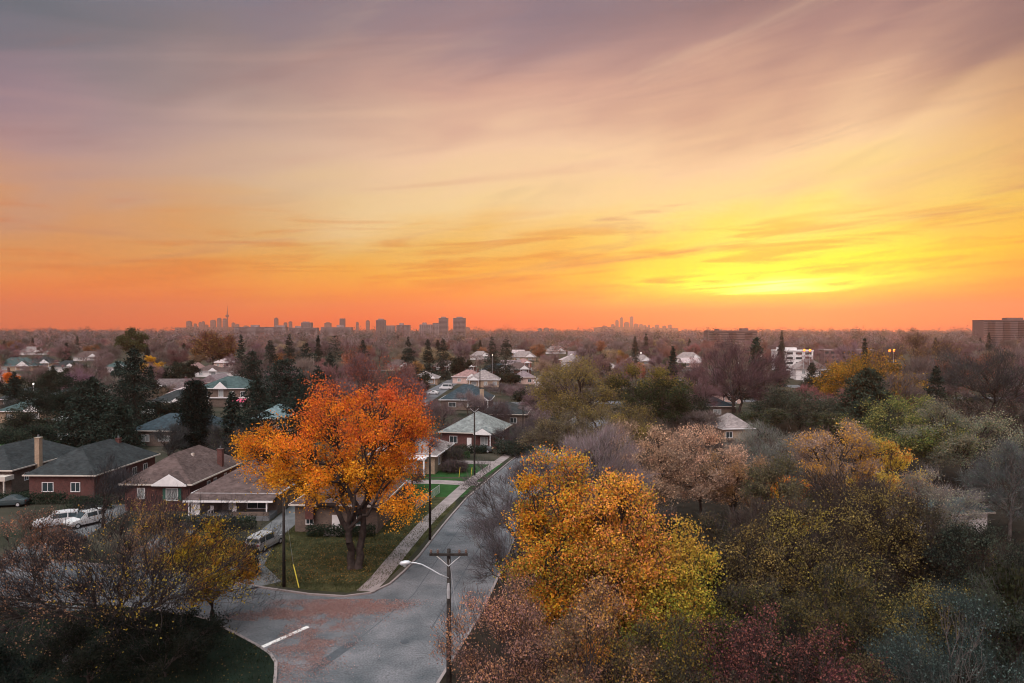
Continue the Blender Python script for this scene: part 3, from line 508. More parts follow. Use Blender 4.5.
near_tree('green_tree', 512, 440, 133, 40, 'dark shrubby tree beside the street below the teal-roofed bungalow', None, base=.15, ntip=150, n1=5, n2=5, trunk_r=.15, leaves=46, leaf=.3, lsig=.6, pal=P_((.045, .06, .045),), twigs=8, twlen=1.0, tww=.04)
near_tree('bare_tree', 418, 424, 118, 44, 'maroon-grey leafless tree behind the small porch house', None, base=.22, ntip=170, n1=6, n2=6, trunk_r=.2, leaves=4, leaf=.25, lsig=.65, pal=P_((.3, .08, .05),), twigs=24, twlen=1.1, tww=.035, twcol=(0.094, 0.055, 0.058))
near_tree('bare_tree', 412, 462, 103, 30, 'small dark leafless tree on the lawn right of the big orange maple', None, base=.35, ntip=90, n1=5, n2=5, trunk_r=.16, leaves=6, leaf=.2, lsig=.5, pal=P_((.4, .12, .05),), twigs=12, twlen=.9, tww=.03, twcol=(0.055, 0.039, 0.039))

for (px, pt, d, w, lab, col_, lv) in (
    (468, 392, 196, 34, 'grey leafless tree left of the low grey-roofed house', (.2, .15, .15), 0), (440, 402, 150, 34, 'dark leafless tree left of the pale teal roof', (.13, .09, .09), 0), (536, 402, 175, 44, 'mauve leafless tree right of the low grey-roofed house', (.22, .155, .16), 0),
    (560, 376, 250, 40, 'mauve leafless tree right of the small white gable', (.26, .165, .17), 0), (10, 448, 118, 40, 'dark leafless tree at the left edge above the beige chimney house', (.07, .07, .07), 0), (170, 424, 122, 30, 'thin dark leafless tree behind the red brick bungalow', (.06, .06, .06), 0),
    (232, 420, 115, 50, 'dark leafless tree between the cedar and the orange maple', (.06, .055, .055), 4), (120, 470, 96, 36, 'fine dark leafless tree between the two brick bungalows', (.07, .065, .07), 0), (395, 478, 96, 26, 'small leafless tree on the lawn behind the orange maple', (.1, .07, .07), 4),
    (425, 402, 215, 40, 'dull mauve leafless tree left of the dark-roofed house up the street', (.14, .09, .095), 0), (500, 384, 262, 34, 'grey leafless tree right of the pinkish hip roof', (.15, .115, .12), 0), (518, 384, 240, 34, 'short mauve leafless tree touching the left side of the small white gable', (.18, .12, .125), 0),
    (470, 418, 165, 30, 'dark low leafless tree above the pale teal roof', (.09, .07, .075), 6), (545, 418, 150, 44, 'dark leafless tree at the street end right of the low grey roof', (.10, .08, .085), 4), (428, 436, 132, 34, 'maroon leafless tree left of the pole by the pale teal roof', (.12, .07, .075), 4),
    (455, 462, 116, 26, 'small dark leafless tree on the far green lawn', (.08, .06, .06), 4), (20, 398, 190, 40, 'teal-dark leafless tree by the bungalows at the left edge', (.06, .065, .065), 8), (160, 385, 215, 50, 'tan leafless tree right of the tall spruce', (.2, .14, .10), 8), (185, 378, 240, 40, 'mauve leafless tree above the cedar', (.2, .13, .14), 0),
    (95, 362, 260, 50, 'mauve leafless tree left of the tall spruce top', (.2, .13, .14), 0), (40, 345, 330, 60, 'rosy leafless tree below the horizon at the left', (.24, .12, .12), 0), (395, 358, 250, 50, 'rosy leafless tree right above the orange maple', (.24, .12, .11), 0), (600, 352, 290, 56, 'rosy tall leafless tree left of the right skyline cluster base', (.24, .14, .13), 0),
    (555, 356, 330, 50, 'brown leafless tree above the small white gable', (.2, .14, .12), 0), (470, 352, 380, 40, 'brown leafless tree right of the twin grey towers', (.2, .13, .12), 0), (820, 346, 330, 44, 'rosy leafless tree right of the white flats', (.22, .12, .12), 0), (715, 352, 300, 50, 'rosy leafless tree below the long mauve slab', (.24, .12, .12), 0),
    (448, 446, 121, 30, 'dark shrub tree left of the far green lawn', (.06, .05, .05), 12)):
    near_tree('bare_tree' if lv < 10 else 'shrubby_tree', px, pt, d, w, lab, None, base=.2, ntip=170, n1=6, n2=6, trunk_r=.16, leaves=lv, leaf=.25, lsig=.55, pal=P_((.08, .08, .05),), twigs=24, twlen=1.1, tww=.02 + d * .00018, twcol=col_)
def dark_fill():
    for (px, pt, d, w, lab) in ((18, 378, 225, 40, 'dark evergreen-looking tree between the bungalows at the far left'), (52, 372, 245, 34, 'dark tree behind the pale grey bungalow gables'), (78, 362, 290, 34, 'dark tree left of the small narrow spruce'),
        (176, 366, 300, 36, 'dark tree above the brown roofs left of the teal two-storey roof'), (152, 380, 235, 36, 'dark tree above the grey roof between spruce and cedar'), (168, 398, 175, 44, 'dark tree in front of the grey roof left of the cedar'), (186, 360, 330, 26, 'small dark tree below the rusty horizon tree'),
        (460, 356, 330, 26, 'small dark tree below the wider twin tower'), (415, 372, 245, 36, 'dark tree at the right shoulder of the orange maple'), (508, 372, 310, 30, 'dark tree beside the pinkish hip roof'), (532, 388, 215, 40, 'dark tree left of the olive willow'),
        (30, 408, 158, 60, 'dark tree in front of the teal-roofed house at the left edge'), (600, 356, 310, 40, 'dark tree above the gap between the willow and the dark round tree'), (835, 372, 215, 44, 'dark tree left of the golden-orange tree'), (760, 384, 200, 60, 'dark tree right of the purple-brown tree base'), (690, 392, 165, 50, 'dark tree between the dark round tree and the slate roof')):
        near_tree('dark_round_tree', px, pt, d, w, lab, None, base=.2, ntip=160, n1=6, n2=5, trunk_r=.2, leaves=60, leaf=.0016 * d + .05, lsig=.7, pal=P_((.03, .038, .028), (.045, .05, .032), (.025, .03, .025)), twigs=4, twlen=1.2, tww=.05, twcol=(.05, .04, .04))
dark_fill()
def near_conifer(name, px, pytop, d, wpx, label, group=None, **kw):
    loc, H = place(px, pytop, d); Rr = wpx * d / F / 2
    t = tree_obj(name, conifer_mesh(int(px * 3 + pytop), H, Rr, **kw), loc, label, 'tree', group, rz=random.random() * 6); PLACED.append((loc.x, loc.y, Rr * .8)); return t
DK = (.022, .034, .028)
near_conifer('spruce_tree', 134, 346, 165, 64, 'tall pointed dark spruce on the left', None, col=DK, nq=9000, leaf=.7, dens=1.3, power=.75)
near_conifer('columnar_cedar', 195, 383, 128, 37, 'dense near-black columnar cedar in front of the teal-roofed house', None, col=(.013, .02, .017), nq=16000, leaf=.45, bush=1, dens=3, droop=-.5)
near_conifer('pine_tree', 92, 377, 142, 92, 'broad shaggy dark pine left of the tall spruce', None, col=(.028, .04, .032), nq=15000, leaf=.7, dens=1.5, power=.75, base=.04)
near_conifer('pine_tree', 117, 400, 138, 50, 'lower dark pine between the broad pine and the tall spruce', None, col=(.026, .038, .03), nq=9000, leaf=.6, dens=1.4, power=.6)
near_conifer('pine_tree', 868, 368, 150, 84, 'wide drooping dark pine in front of the golden-orange tree', None, col=(.03, .042, .03), nq=15000, leaf=.8, dens=1.6, power=.6, droop=.5)
near_conifer('spruce_tree', 936, 366, 160, 30, 'dark spruce below the tall brown leafless tree', None, col=DK, nq=6000, leaf=.6, power=.7)
near_conifer('spruce_tree', 673, 346, 235, 16, 'small pointed spruce at the upper right of the dark round tree', None, col=DK, nq=3000, leaf=.8, power=.8)
near_conifer('pine_tree', 283, 360, 180, 84, 'broadest dark conifer behind the left edge of the big orange maple', 'dark conifers behind the orange maple', col=DK, nq=9000, leaf=.8, power=.55, dens=1.3)
for i, (px, pt, d, w, lab) in enumerate([
    (241, 333, 280, 20, 'slim tall spruce, leftmost of the conifers behind the orange maple'),
    (252, 350, 230, 44, 'dark spruce right of the slim tall spruce'),
    (256, 375, 150, 60, 'low dark fir touching the upper left of the orange maple'),
    (270, 340, 310, 26, 'pointed spruce, second tall tip from the slim tall spruce'),
    (289, 333, 360, 22, 'small pointed spruce on the skyline above the broadest dark conifer'),
    (306, 343, 240, 46, 'spruce with the tallest tip above the centre of the orange maple'),
    (330, 353, 215, 48, 'spruce on the right shoulder of the conifer clump'),
    (335, 335, 380, 40, 'wide spruce near the horizon right of the conifer clump'),
    (318, 335, 385, 14, 'narrow fir just left of the wide horizon spruce'),
    (363, 340, 360, 20, 'lone slim spruce above the top of the orange maple'),
    (408, 336, 330, 26, 'spruce, left of the five along the street of roofs'),
    (428, 339, 350, 20, 'slim spruce right of the left one along the street of roofs'),
    (443, 338, 345, 26, 'wider spruce left of the twin apartment towers'),
    (103, 358, 300, 12, 'small narrow spruce left of the tall spruce'),
    (492, 337, 360, 26, 'left spruce of the close pair below the horizon'),
    (506, 337, 365, 28, 'right spruce of the close pair below the horizon'),
    (635, 336, 480, 12, 'small dark spruce above the bare trees right of centre'),
    (646, 333, 560, 10, 'tiny dark spruce near the horizon right of centre'),
    (782, 330, 420, 11, 'tall thin spire-like spruce under the sun'),
    (780, 345, 300, 15, 'dark spruce touching the left end of the white flats'),
    (865, 338, 300, 17, 'spruce between the two glowing street lamps'),
    (300, 374, 150, 62, 'low broad fir right behind the top of the orange maple'),
    (232, 392, 140, 40, 'dark fir between the cedar and the orange maple'),
    (318, 366, 175, 50, 'dark fir in the middle front of the conifer clump'),
    (989, 332, 420, 10, 'small spruce below the right apartment block'),
    (14, 372, 205, 20, 'dark spruce beside the vivid orange tree'),
    (812, 362, 280, 26, 'bushy dark conifer right of the white gabled house'),
    ]):
    near_conifer('spruce_tree', px, pt, d, w, lab, 'dark pointed conifers', col=DK, nq=3500, leaf=.75, power=.7 if i % 2 else .85, dens=.9)

# ------------------------------------------------------------------ ground, roads, lawns
def grass_mat():
    m = mat('grass', (.018, .026, .015), .95, .35, .12, detail=8, second=(.050, .042, .032)); return m
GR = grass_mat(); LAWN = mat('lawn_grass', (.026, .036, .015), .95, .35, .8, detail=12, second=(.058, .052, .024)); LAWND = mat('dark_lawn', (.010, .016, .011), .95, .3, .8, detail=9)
LAWNG = mat('green_lawn', (.022, .062, .018), .95, .25, .9, detail=9)
ASPH = mat('asphalt', (.098, .106, .116), .88, .2, .35, detail=14, second=(.142, .136, .145)); PATCH = mat('asphalt_patch', (.075, .08, .09), .85, .2, 1.5, detail=9)
def cracks(m):
    nt = m.node_tree; n = nt.nodes; l = nt.links; b = n['Principled BSDF']; src = b.inputs['Base Color'].links[0].from_socket
    tc = n.new('ShaderNodeTexCoord'); no = n.new('ShaderNodeTexNoise'); no.inputs['Scale'].default_value = .9; no.inputs['Detail'].default_value = 6; l.new(tc.outputs['Object'], no.inputs['Vector'])
    ad = n.new('ShaderNodeVectorMath'); ad.operation = 'MULTIPLY_ADD'; l.new(no.outputs['Color'], ad.inputs[0]); ad.inputs[1].default_value = (1.6, 1.6, 0); l.new(tc.outputs['Object'], ad.inputs[2])
    v = n.new('ShaderNodeTexVoronoi'); v.feature = 'DISTANCE_TO_EDGE'; v.inputs['Scale'].default_value = .34; l.new(ad.outputs[0], v.inputs['Vector'])
    r = n.new('ShaderNodeMapRange'); r.inputs['From Max'].default_value = .012; r.inputs['To Min'].default_value = .72; l.new(v.outputs['Distance'], r.inputs[0])
    sp = n.new('ShaderNodeTexNoise'); sp.inputs['Scale'].default_value = 7; sp.inputs['Detail'].default_value = 3; l.new(tc.outputs['Object'], sp.inputs['Vector'])
    r2 = n.new('ShaderNodeMapRange'); r2.inputs['From Min'].default_value = .3; r2.inputs['From Max'].default_value = .7; r2.inputs['To Min'].default_value = .72; r2.inputs['To Max'].default_value = 1.28; l.new(sp.outputs['Fac'], r2.inputs[0])
    mu = n.new('ShaderNodeMath'); mu.operation = 'MULTIPLY'; l.new(r.outputs[0], mu.inputs[0]); l.new(r2.outputs[0], mu.inputs[1])
    mx = n.new('ShaderNodeMix'); mx.data_type = 'RGBA'; mx.blend_type = 'MULTIPLY'; mx.inputs[0].default_value = 1; l.new(src, mx.inputs[6]); l.new(mu.outputs[0], mx.inputs[7]); l.new(mx.outputs[2], b.inputs['Base Color'])
cracks(ASPH)
PAINT = mat('road_paint', (.75, .70, .68), .7, .2, 5, detail=8); FLOORW = mat('wood_floor_litter', (.022, .017, .013), 1, .4, .6, detail=10)
def sheet(name, pts, z, m):
    b = MB(); b.add([(p[0], p[1], z) for p in pts], [tuple(range(len(pts)))]); o = b.build(name, m); tag(o, kind='structure'); return o
sheet('ground', [(-7900, -600), (7900, -600), (7900, 7900), (-7900, 7900)], 0, GR)
KL = [(-15.2, 30), (-15.9, 40)] + [tuple(gnd(*p)[:2]) for p in ((274, 690), (275.5, 676), (276, 664), (270, 655), (258, 647), (240, 637))] + [(-25.5, 56.6), (-31.8, 58.8), (-45.7, 61.2), (-90, 64)]
KN = [(-90, 73.5), (-46, 70.8), (-31.5, 67.2), (-23.3, 63.6), (-18.5, 62), (-15.2, 61.5), (-13, 62.3), (-11.6, 64.6), (-10.8, 68), (-9.9, 73), (-9.1, 80), (-8.2, 87), (-6.6, 98), (-4.5, 107.5), (-.4, 126), (4.5, 145), (11, 168), (20, 200)]
KR = [(-7, 30), (-5.5, 44), (-2.6, 58), (-.8, 70), (.6, 82), (2.6, 96), (5.6, 110), (10, 128), (15, 147), (21.5, 168), (31, 200)]
road_pts = [(-90, 30), (40, 30), (60, 202), (-90, 202)]
sheet('road', [(-95, 28), (-3, 28), (10, 110), (42, 202), (15, 202), (-95, 100)], .004, ASPH)
def slab(name, pts, m, z=.12):
    b = MB(); b.prism(pts, .0, z); o = b.build(name, m); tag(o, kind='structure'); return o
slab('lawn', KN + [(-90, 200)], GR)
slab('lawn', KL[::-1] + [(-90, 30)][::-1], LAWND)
slab('verge', KR + [(150, 200), (150, 30)], FLOORW)
sheet('lawn', [(-24, 64.4), (-18.6, 62.8), (-15, 62.2), (-13.2, 63.2), (-12, 65.5), (-11.1, 70), (-10.2, 76), (-9.2, 84), (-7.8, 94), (-8.5, 103), (-27, 103), (-27, 66)], .124, LAWN)
sheet('lawn', [(-7.1, 98.5), (-5.0, 108), (-4.3, 111), (-18, 111), (-18, 98.5)], .128, LAWNG)
sheet('lawn', [(-19, 112), (-4.2, 112), (-1.6, 123.6), (-19, 123.6)], .128, LAWNG)
sheet('lawn', [(-115, 136), (-97, 136), (-97, 150), (-115, 150)], .128, LAWNG)
def strip(name, line, w, z0, z1, m, off=0, closed=False):
    P2 = [Vector((p[0], p[1])) for p in line]; L = []; Rt = []
    for i, p in enumerate(P2):
        d = (P2[min(i + 1, len(P2) - 1)] - P2[max(i - 1, 0)]).normalized(); nrm = Vector((-d.y, d.x)); c = p + nrm * off
        L.append(c + nrm * w / 2); Rt.append(c - nrm * w / 2)
    b = MB(); k = len(P2); v = [(p.x, p.y, z0) for p in L + Rt] + [(p.x, p.y, z1) for p in L + Rt]; f = []
    for i in range(k - 1): f += [(2 * k + i, 3 * k + i, 3 * k + i + 1, 2 * k + i + 1), (i, i + 1, 2 * k + i + 1, 2 * k + i), (k + i + 1, k + i, 3 * k + i, 3 * k + i + 1)]
    f += [(0, 2 * k, 3 * k, k), (k - 1, 2 * k - 1, 4 * k - 1, 3 * k - 1)]
    b.add(v, f); o = b.build(name, m); tag(o, kind='structure'); return o
def smooth_line(pts, n=5):
    P2 = [np.array(p, float) for p in pts]; out = []
    for i in range(len(P2) - 1):
        p0, p1, p2, p3 = P2[max(i - 1, 0)], P2[i], P2[i + 1], P2[min(i + 2, len(P2) - 1)]
        for j in range(n):
            t = j / n; out.append(tuple(.5 * ((2 * p1) + (-p0 + p2) * t + (2 * p0 - 5 * p1 + 4 * p2 - p3) * t * t + (-p0 + 3 * p1 - 3 * p2 + p3) * t ** 3)))
    out.append(tuple(P2[-1])); return out
strip('kerb', KL, .22, 0, .14, CONC); strip('kerb', KN, .22, 0, .143, CONC); strip('kerb', KR, .22, 0, .14, CONC)
SW = [(-13.5, 62.6), (-12.9, 66), (-12.4, 71), (-11.6, 78.5), (-10.5, 87), (-8.8, 97), (-6.6, 109), (-3.6, 121), (.2, 136), (5, 152)]
strip('sidewalk', smooth_line(SW), 1.75, .12, .136, CONC)
strip('sidewalk', [(-37, 58.6), (-46, 60), (-90, 62.6)], 1.1, .12, .132, CONCD)
strip('driveway', [(-23.4, 64), (-27, 69), (-28.5, 77), (-28.7, 95)], 3.4, .12, .14, CONCD)
strip('driveway', [(-7.3, 97.2), (-5.0, 110.3)][:0] or [(-5.2, 107), (-12, 108.5), (-20, 108.5)], 2.8, .121, .141, CONC)
strip('driveway', [(-2, 124), (-9, 125), (-19, 125)], 3, .121, .141, CONC)
strip('driveway', [(-50, 71.4), (-53, 80), (-55, 94)], 6.4, .121, .142, CONCD)
strip('driveway', [(-38, 69), (-39, 76), (-41, 86)], 4, .121, .142, CONCD)
strip('driveway', [(-70, 72.5), (-72, 84), (-74, 95)], 5, .121, .142, CONCD)
strip('driveway', [(-104, 132), (-104, 160)], 7, .121, .142, CONC)
strip('road_marking', [(-19.1, 51.6), (-16.6, 55.3)], .42, .008, .012, PAINT)
sheet('road_patch', [tuple(gnd(*p)[:2]) for p in ((305, 671), (349, 641), (358, 643), (316, 673))], .0085, PATCH)
strip('road_patch', [(-6.5, 55), (-4.5, 70), (-3, 80)], .12, .008, .010, PATCH); strip('road_patch', [(-14, 47), (-9, 62), (-7.6, 74), (-5.8, 88)], .08, .008, .010, PATCH)
strip('road_patch', [(-15.5, 46.8), (-6, 45.6)], .12, .008, .010, PATCH)
def man(x, y):
    b = MB(); b.prism([(x + .36 * math.cos(a / 8 * math.pi), y + .36 * math.sin(a / 8 * math.pi)) for a in range(16)], .006, .02); o = b.build('manhole_cover', PATCH); return o
tag(man(-8.3, 52.6), 'round manhole cover in the street below the corner', 'manhole cover')
tag(man(-3.4, 76), 'manhole cover in the street up the hill beside the gold maple', 'manhole cover')
# far streets
strip('road', [(-400, 225), (-60, 222), (30, 232), (200, 250)], 8, .0, .02, ASPH)
strip('road', [(-32, 232), (-30, 300), (-25, 420)], 8, .0, .024, ASPH)
strip('road', [(-500, 430), (-60, 425), (400, 440)], 9, .0, .02, ASPH)
strip('road', [(120, 300), (420, 330)], 16, .0, .03, CONCD)
# fallen leaves
def litter(n, fn, cols, size, name, label):
    g = np.random.default_rng(5); P = fn(n, g)
    v, f = leaf_quads(P, size, g, horiz=.93); c = np.array(cols)[g.integers(0, len(cols), len(P))] * g.uniform(.7, 1.2, (len(P), 1))
    o = link(name, mesh(name, v, [f], [LEAF], None, np.repeat(c, 4, axis=0).clip(0, 1))); tag(o, label, 'fallen leaves', kind='stuff')
def lit_road(n, g):
    # drifts: a streaky band across the mouth of the side street
    u = g.random(n); c = np.array([[-20.5, 56.8]]) + u[:, None] * np.array([[9.5, 4.0]]); p = c + g.normal(size=(n, 2)) * np.array([[2.6, 1.6]]) * (1.1 - .6 * u)[:, None]
    q = np.array([[-15.6, 52]]) + g.normal(size=(n // 3, 2)) * np.array([[1.6, 2.6]]); p = np.concatenate([p, q])
    s = np.zeros(len(p))
    for k in range(14): a, f_ = g.uniform(0, 6.28), g.uniform(.4, 4.5); s += np.sin((p[:, 0] * math.cos(a) + p[:, 1] * math.sin(a)) * f_ + g.uniform(0, 6.28)) / f_ ** .35
    p = p[s > g.normal(size=len(p)) * 2.0 + .0]
    p = p[~((p[:, 0] < -18.5) & (p[:, 1] < 56 + (-18.5 - p[:, 0]) * .1))]; p = p[p[:, 1] < 61]
    return np.concatenate([p, np.full((len(p), 1), .025)], 1)
litter(60000, lit_road, [(.36, .22, .21), (.40, .21, .18), (.38, .28, .26)], .10, 'fallen_leaves', 'pinkish fallen leaves strewn over the corner of the street')
def lit_lawn(n, g):
    p = np.array([[-15.5, 70]]) + g.normal(size=(n, 2)) * np.array([[5.5, 5.5]])
    k = (p[:, 1] > 64.5) & (p[:, 0] < -14.2 + (p[:, 1] - 65) * .12) & (p[:, 0] > -26); p = p[k]
    return np.concatenate([p, np.full((len(p), 1), .15)], 1)
litter(5000, lit_lawn, [(.42, .24, .06), (.3, .18, .06), (.36, .15, .05)], .12, 'fallen_leaves', 'golden fallen leaves on the corner lawn under the orange maple')

def inside(p, poly):
    x, y = p[:, 0], p[:, 1]; r = np.zeros(len(p), bool); j = len(poly) - 1
    for i in range(len(poly)):
        xi, yi = poly[i]; xj, yj = poly[j]; r ^= ((yi > y) != (yj > y)) & (x < (xj - xi) * (y - yi) / (yj - yi + 1e-12) + xi); j = i
    return r
def grass(n, poly, box, cols, label, name='grass'):
    g = np.random.default_rng(int(n)); p = np.stack([g.uniform(box[0], box[1], n), g.uniform(box[2], box[3], n)], 1); p = p[inside(p, poly)]
    s_ = np.sin(p[:, 0] * .9 + np.sin(p[:, 1] * .7) * 2) + np.sin(p[:, 1] * 1.3 + p[:, 0] * .4); p = p[g.random(len(p)) < .55 + .2 * s_]
    P3 = np.concatenate([p, np.full((len(p), 1), .12)], 1); d = unit(len(p), g) * .6 + np.array([0, 0, 1]); d = d * g.uniform(.05, .14, (len(p), 1))
    v, f = slivers(P3, d, .05, g); c = np.array(cols)[g.integers(0, len(cols), len(p))] * g.uniform(.6, 1.4, (len(p), 1))
    o = link(name, mesh(name, v, [f], [NEEDLE], None, np.repeat(c, 3, axis=0).clip(0, 1))); tag(o, label, 'grass', kind='stuff')
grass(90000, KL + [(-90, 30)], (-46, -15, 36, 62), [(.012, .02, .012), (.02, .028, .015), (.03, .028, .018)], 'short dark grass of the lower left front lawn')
grass(90000, [(-24, 64.4), (-18.6, 62.8), (-15, 62.2), (-13.2, 63.2), (-12, 65.5), (-11.1, 70), (-10.2, 76), (-9.2, 84), (-7.8, 94), (-27, 94), (-27, 66)], (-27, -8, 62, 94), [(.035, .045, .018), (.06, .06, .025), (.08, .06, .03)], 'short worn grass of the corner lawn under the orange maple')
def lit_sw(n, g):
    p = np.stack([g.uniform(-45, -16, n), g.uniform(38, 61, n)], 1); p = p[inside(p, KL + [(-90, 30)])]; return np.concatenate([p, np.full((len(p), 1), .16)], 1)
litter(2600, lit_sw, [(.16, .10, .05), (.2, .14, .04), (.10, .07, .05)], .12, 'fallen_leaves', 'brown fallen leaves scattered over the dark front lawn')
# ------------------------------------------------------------------ houses
def roof_mesh(w, l, z, rh, kind, ov=.5, th=.16):
    b = MB(); x, y = w / 2 + ov, l / 2 + ov
    if kind == 'hip':
        if l >= w: r0, r1 = (0, -(y - x * .95), z + rh), (0, (y - x * .95), z + rh)
        else: r0, r1 = (-(x - y * .95), 0, z + rh), ((x - y * .95), 0, z + rh)
    elif kind == 'gable_front': r0, r1 = (0, -y, z + rh), (0, y, z + rh)
    else: r0, r1 = (-x, 0, z + rh), (x, 0, z + rh)
    c = [(-x, -y), (x, -y), (x, y), (-x, y)]
    v = [(a, b_, z - th) for a, b_ in c] + [(a, b_, z) for a, b_ in c] + [r0, r1]
    f = [(3, 2, 1, 0), (0, 1, 5, 4), (1, 2, 6, 5), (2, 3, 7, 6), (3, 0, 4, 7)]
    if r0[0] == r1[0]: f += [(4, 5, 8), (5, 6, 9, 8), (6, 7, 9), (7, 4, 8, 9)]
    else: f += [(4, 5, 9, 8), (5, 6, 9), (6, 7, 8, 9), (7, 4, 8)]
    b.add(v, f); return b
def win(parent, x, z, w, h, y, rz=0, pane=None, shutters=False, frame=None):
    """window in the local front plane y (facing -y when rz=0); rz 90 = side wall with x meaning distance along it"""
    def T(b):
        M_ = Matrix.Rotation(rz, 4, 'Z'); b.v = [tuple(M_ @ Vector(p)) for p in b.v]; return b
    b = MB(); t = .09
    b.box(x - w / 2 - t, x + w / 2 + t, y - .07, y + .02, z + h, z + h + t).box(x - w / 2 - t, x + w / 2 + t, y - .12, y + .02, z - t, z)
    b.box(x - w / 2 - t, x - w / 2, y - .07, y + .02, z, z + h).box(x + w / 2, x + w / 2 + t, y - .07, y + .02, z, z + h).box(x - .03, x + .03, y - .06, y + .02, z, z + h)
    f = T(b).build('window', frame or WHITE, parent)
    p = MB(); p.box(x - w / 2, x + w / 2, y - .035, y + .015, z, z + h); T(p).build('pane', pane or GLASS, f)
    if shutters:
        for s in (-1, 1):
            q = MB(); xx = x + s * (w / 2 + t + .22); q.box(xx - .2, xx + .2, y - .06, y + .02, z - .05, z + h + .05); T(q).build('shutter', SHUT, f)
    return f
def house(loc, rz, w, l, wh, rh, kind, wallm, roofm, label, cat='house', group=None, gable=None, chimney=None, wins=(), side=(), porch=None, trim=None, door=None, found=.0, lside=(), name='bungalow', vents=0):
    h = empty(name, loc, rz); tag(h, label, cat, group); trim = trim or TRIM
    b = MB(); b.box(-w / 2, w / 2, -l / 2, l / 2, 0, wh - .1)
    if kind.startswith('gable'):
        if kind == 'gable_front':
            for s in (-1, 1): yy = s * (l / 2 - .02); b.add([(-w / 2, yy, wh - .1), (w / 2, yy, wh - .1), (0, yy, wh + rh * .9), (-w / 2, yy - s * .2, wh - .1), (w / 2, yy - s * .2, wh - .1), (0, yy - s * .2, wh + rh * .9)], [(0, 1, 2), (3, 4, 5), (0, 1, 4, 3), (1, 2, 5, 4), (2, 0, 3, 5)])
        else:
            for s in (-1, 1): xx = s * (w / 2 - .02); b.add([(xx, -l / 2, wh - .1), (xx, l / 2, wh - .1), (xx, 0, wh + rh * .9), (xx - s * .2, -l / 2, wh - .1), (xx - s * .2, l / 2, wh - .1), (xx - s * .2, 0, wh + rh * .9)], [(0, 1, 2), (3, 4, 5), (0, 1, 4, 3), (1, 2, 5, 4), (2, 0, 3, 5)])
    b.build('wall', wallm, h)
    r = roof_mesh(w, l, wh, rh, kind).build('roof', roofm, h)
    g = MB(); x, y = w / 2 + .5, l / 2 + .5; t = .1
    g.box(-x - t, x + t, -y - t, -y - .003, wh - .17, wh + .02).box(-x - t, x + t, y + .003, y + t, wh - .17, wh + .02)
    if kind != 'gable_front' or True: g.box(-x - t, -x - .003, -y, y, wh - .17, wh + .02).box(x + .003, x + t, -y, y, wh - .17, wh + .02)
    g.build('gutter', trim, r)
    for c in (chimney or ()):
        cx, cy, cw, ctop, cm = c; q = MB(); q.box(cx - cw / 2, cx + cw / 2, cy - cw / 2, cy + cw / 2, wh * .5, ctop); q.box(cx - cw / 2 - .06, cx + cw / 2 + .06, cy - cw / 2 - .06, cy + cw / 2 + .06, ctop, ctop + .12); ch = q.build('chimney', cm, r)
        q = MB(); q.tube([(cx, cy, ctop + .1), (cx, cy, ctop + .5)], .13); q.build('flue', CONCD, ch)
    for k in range(vents):
        q = MB(); q.box(w * .12 - k * .9, w * .12 + .35 - k * .9, -l * .06 + k * .5, -l * .06 + .35 + k * .5, wh + rh * .5, wh + rh * .82 + .12); q.build('roof_vent', TRIM, r)
    for a in wins: win(h, a[0], a[1], a[2], a[3], -l / 2, 0, a[4] if len(a) > 4 else None, a[5] if len(a) > 5 else False)
    for a in side: win(h, a[0], a[1], a[2], a[3], -w / 2, R(90), a[4] if len(a) > 4 else None)      # right side wall
    for a in lside: win(h, a[0], a[1], a[2], a[3], -w / 2, R(-90))
    if door is not None:
        q = MB(); q.box(door - .48, door + .48, -l / 2 - .06, -l / 2 + .02, found, found + 2.1); d = q.build('door', WHITE, h); q = MB(); q.box(door + .32, door + .38, -l / 2 - .12, -l / 2 - .05, found + 1, found + 1.1); q.build('handle', METAL, d)
    if gable:
        gx, gw, gh, dep = gable[:4]; z0 = wh - .04; y0 = -l / 2 - dep
        q = MB(); x0, x1 = gx - gw / 2, gx + gw / 2; back = -l / 2 + min(l * .3, gw * 1.1)
        q.add([(x0 - .25, y0, z0), (x1 + .25, y0, z0), (gx, y0, z0 + gh), (x0 - .25, back, z0), (x1 + .25, back, z0), (gx, back, z0 + gh)], [(0, 1, 2)[::-1], (0, 2, 5, 3), (1, 4, 5, 2), (0, 3, 4, 1), (3, 5, 4)]); pr = q.build('porch_roof', roofm, h)
        q = MB(); q.add([(x0 - .2, y0 - .02, z0 - .16), (x1 + .2, y0 - .02, z0 - .16), (x1 + .2, y0 - .02, z0 + .02), (gx, y0 - .02, z0 + gh - .08), (x0 - .2, y0 - .02, z0 + .02), (x0 - .2, y0 - .1, z0 - .16), (x1 + .2, y0 - .1, z0 - .16), (x1 + .2, y0 - .1, z0 + .02), (gx, y0 - .1, z0 + gh - .08), (x0 - .2, y0 - .1, z0 + .02)],
                        [(0, 1, 2, 3, 4), (9, 8, 7, 6, 5), (0, 5, 6, 1), (1, 6, 7, 2), (2, 7, 8, 3), (3, 8, 9, 4), (4, 9, 5, 0)]); q.build('gable_panel', WHITE, pr)
        if dep > .9:
            for s in (-1, 1):
                q = MB(); cx = gx + s * (gw / 2 - .1); q.box(cx - .09, cx + .09, y0 + .05, y0 + .23, 0, z0 - .16); q.build('post', WHITE, h)
            q = MB(); q.box(x0 - .1, x1 + .1, y0, -l / 2 - .01, 0, .5); q.build('porch_floor', CONCD, h)
    return h
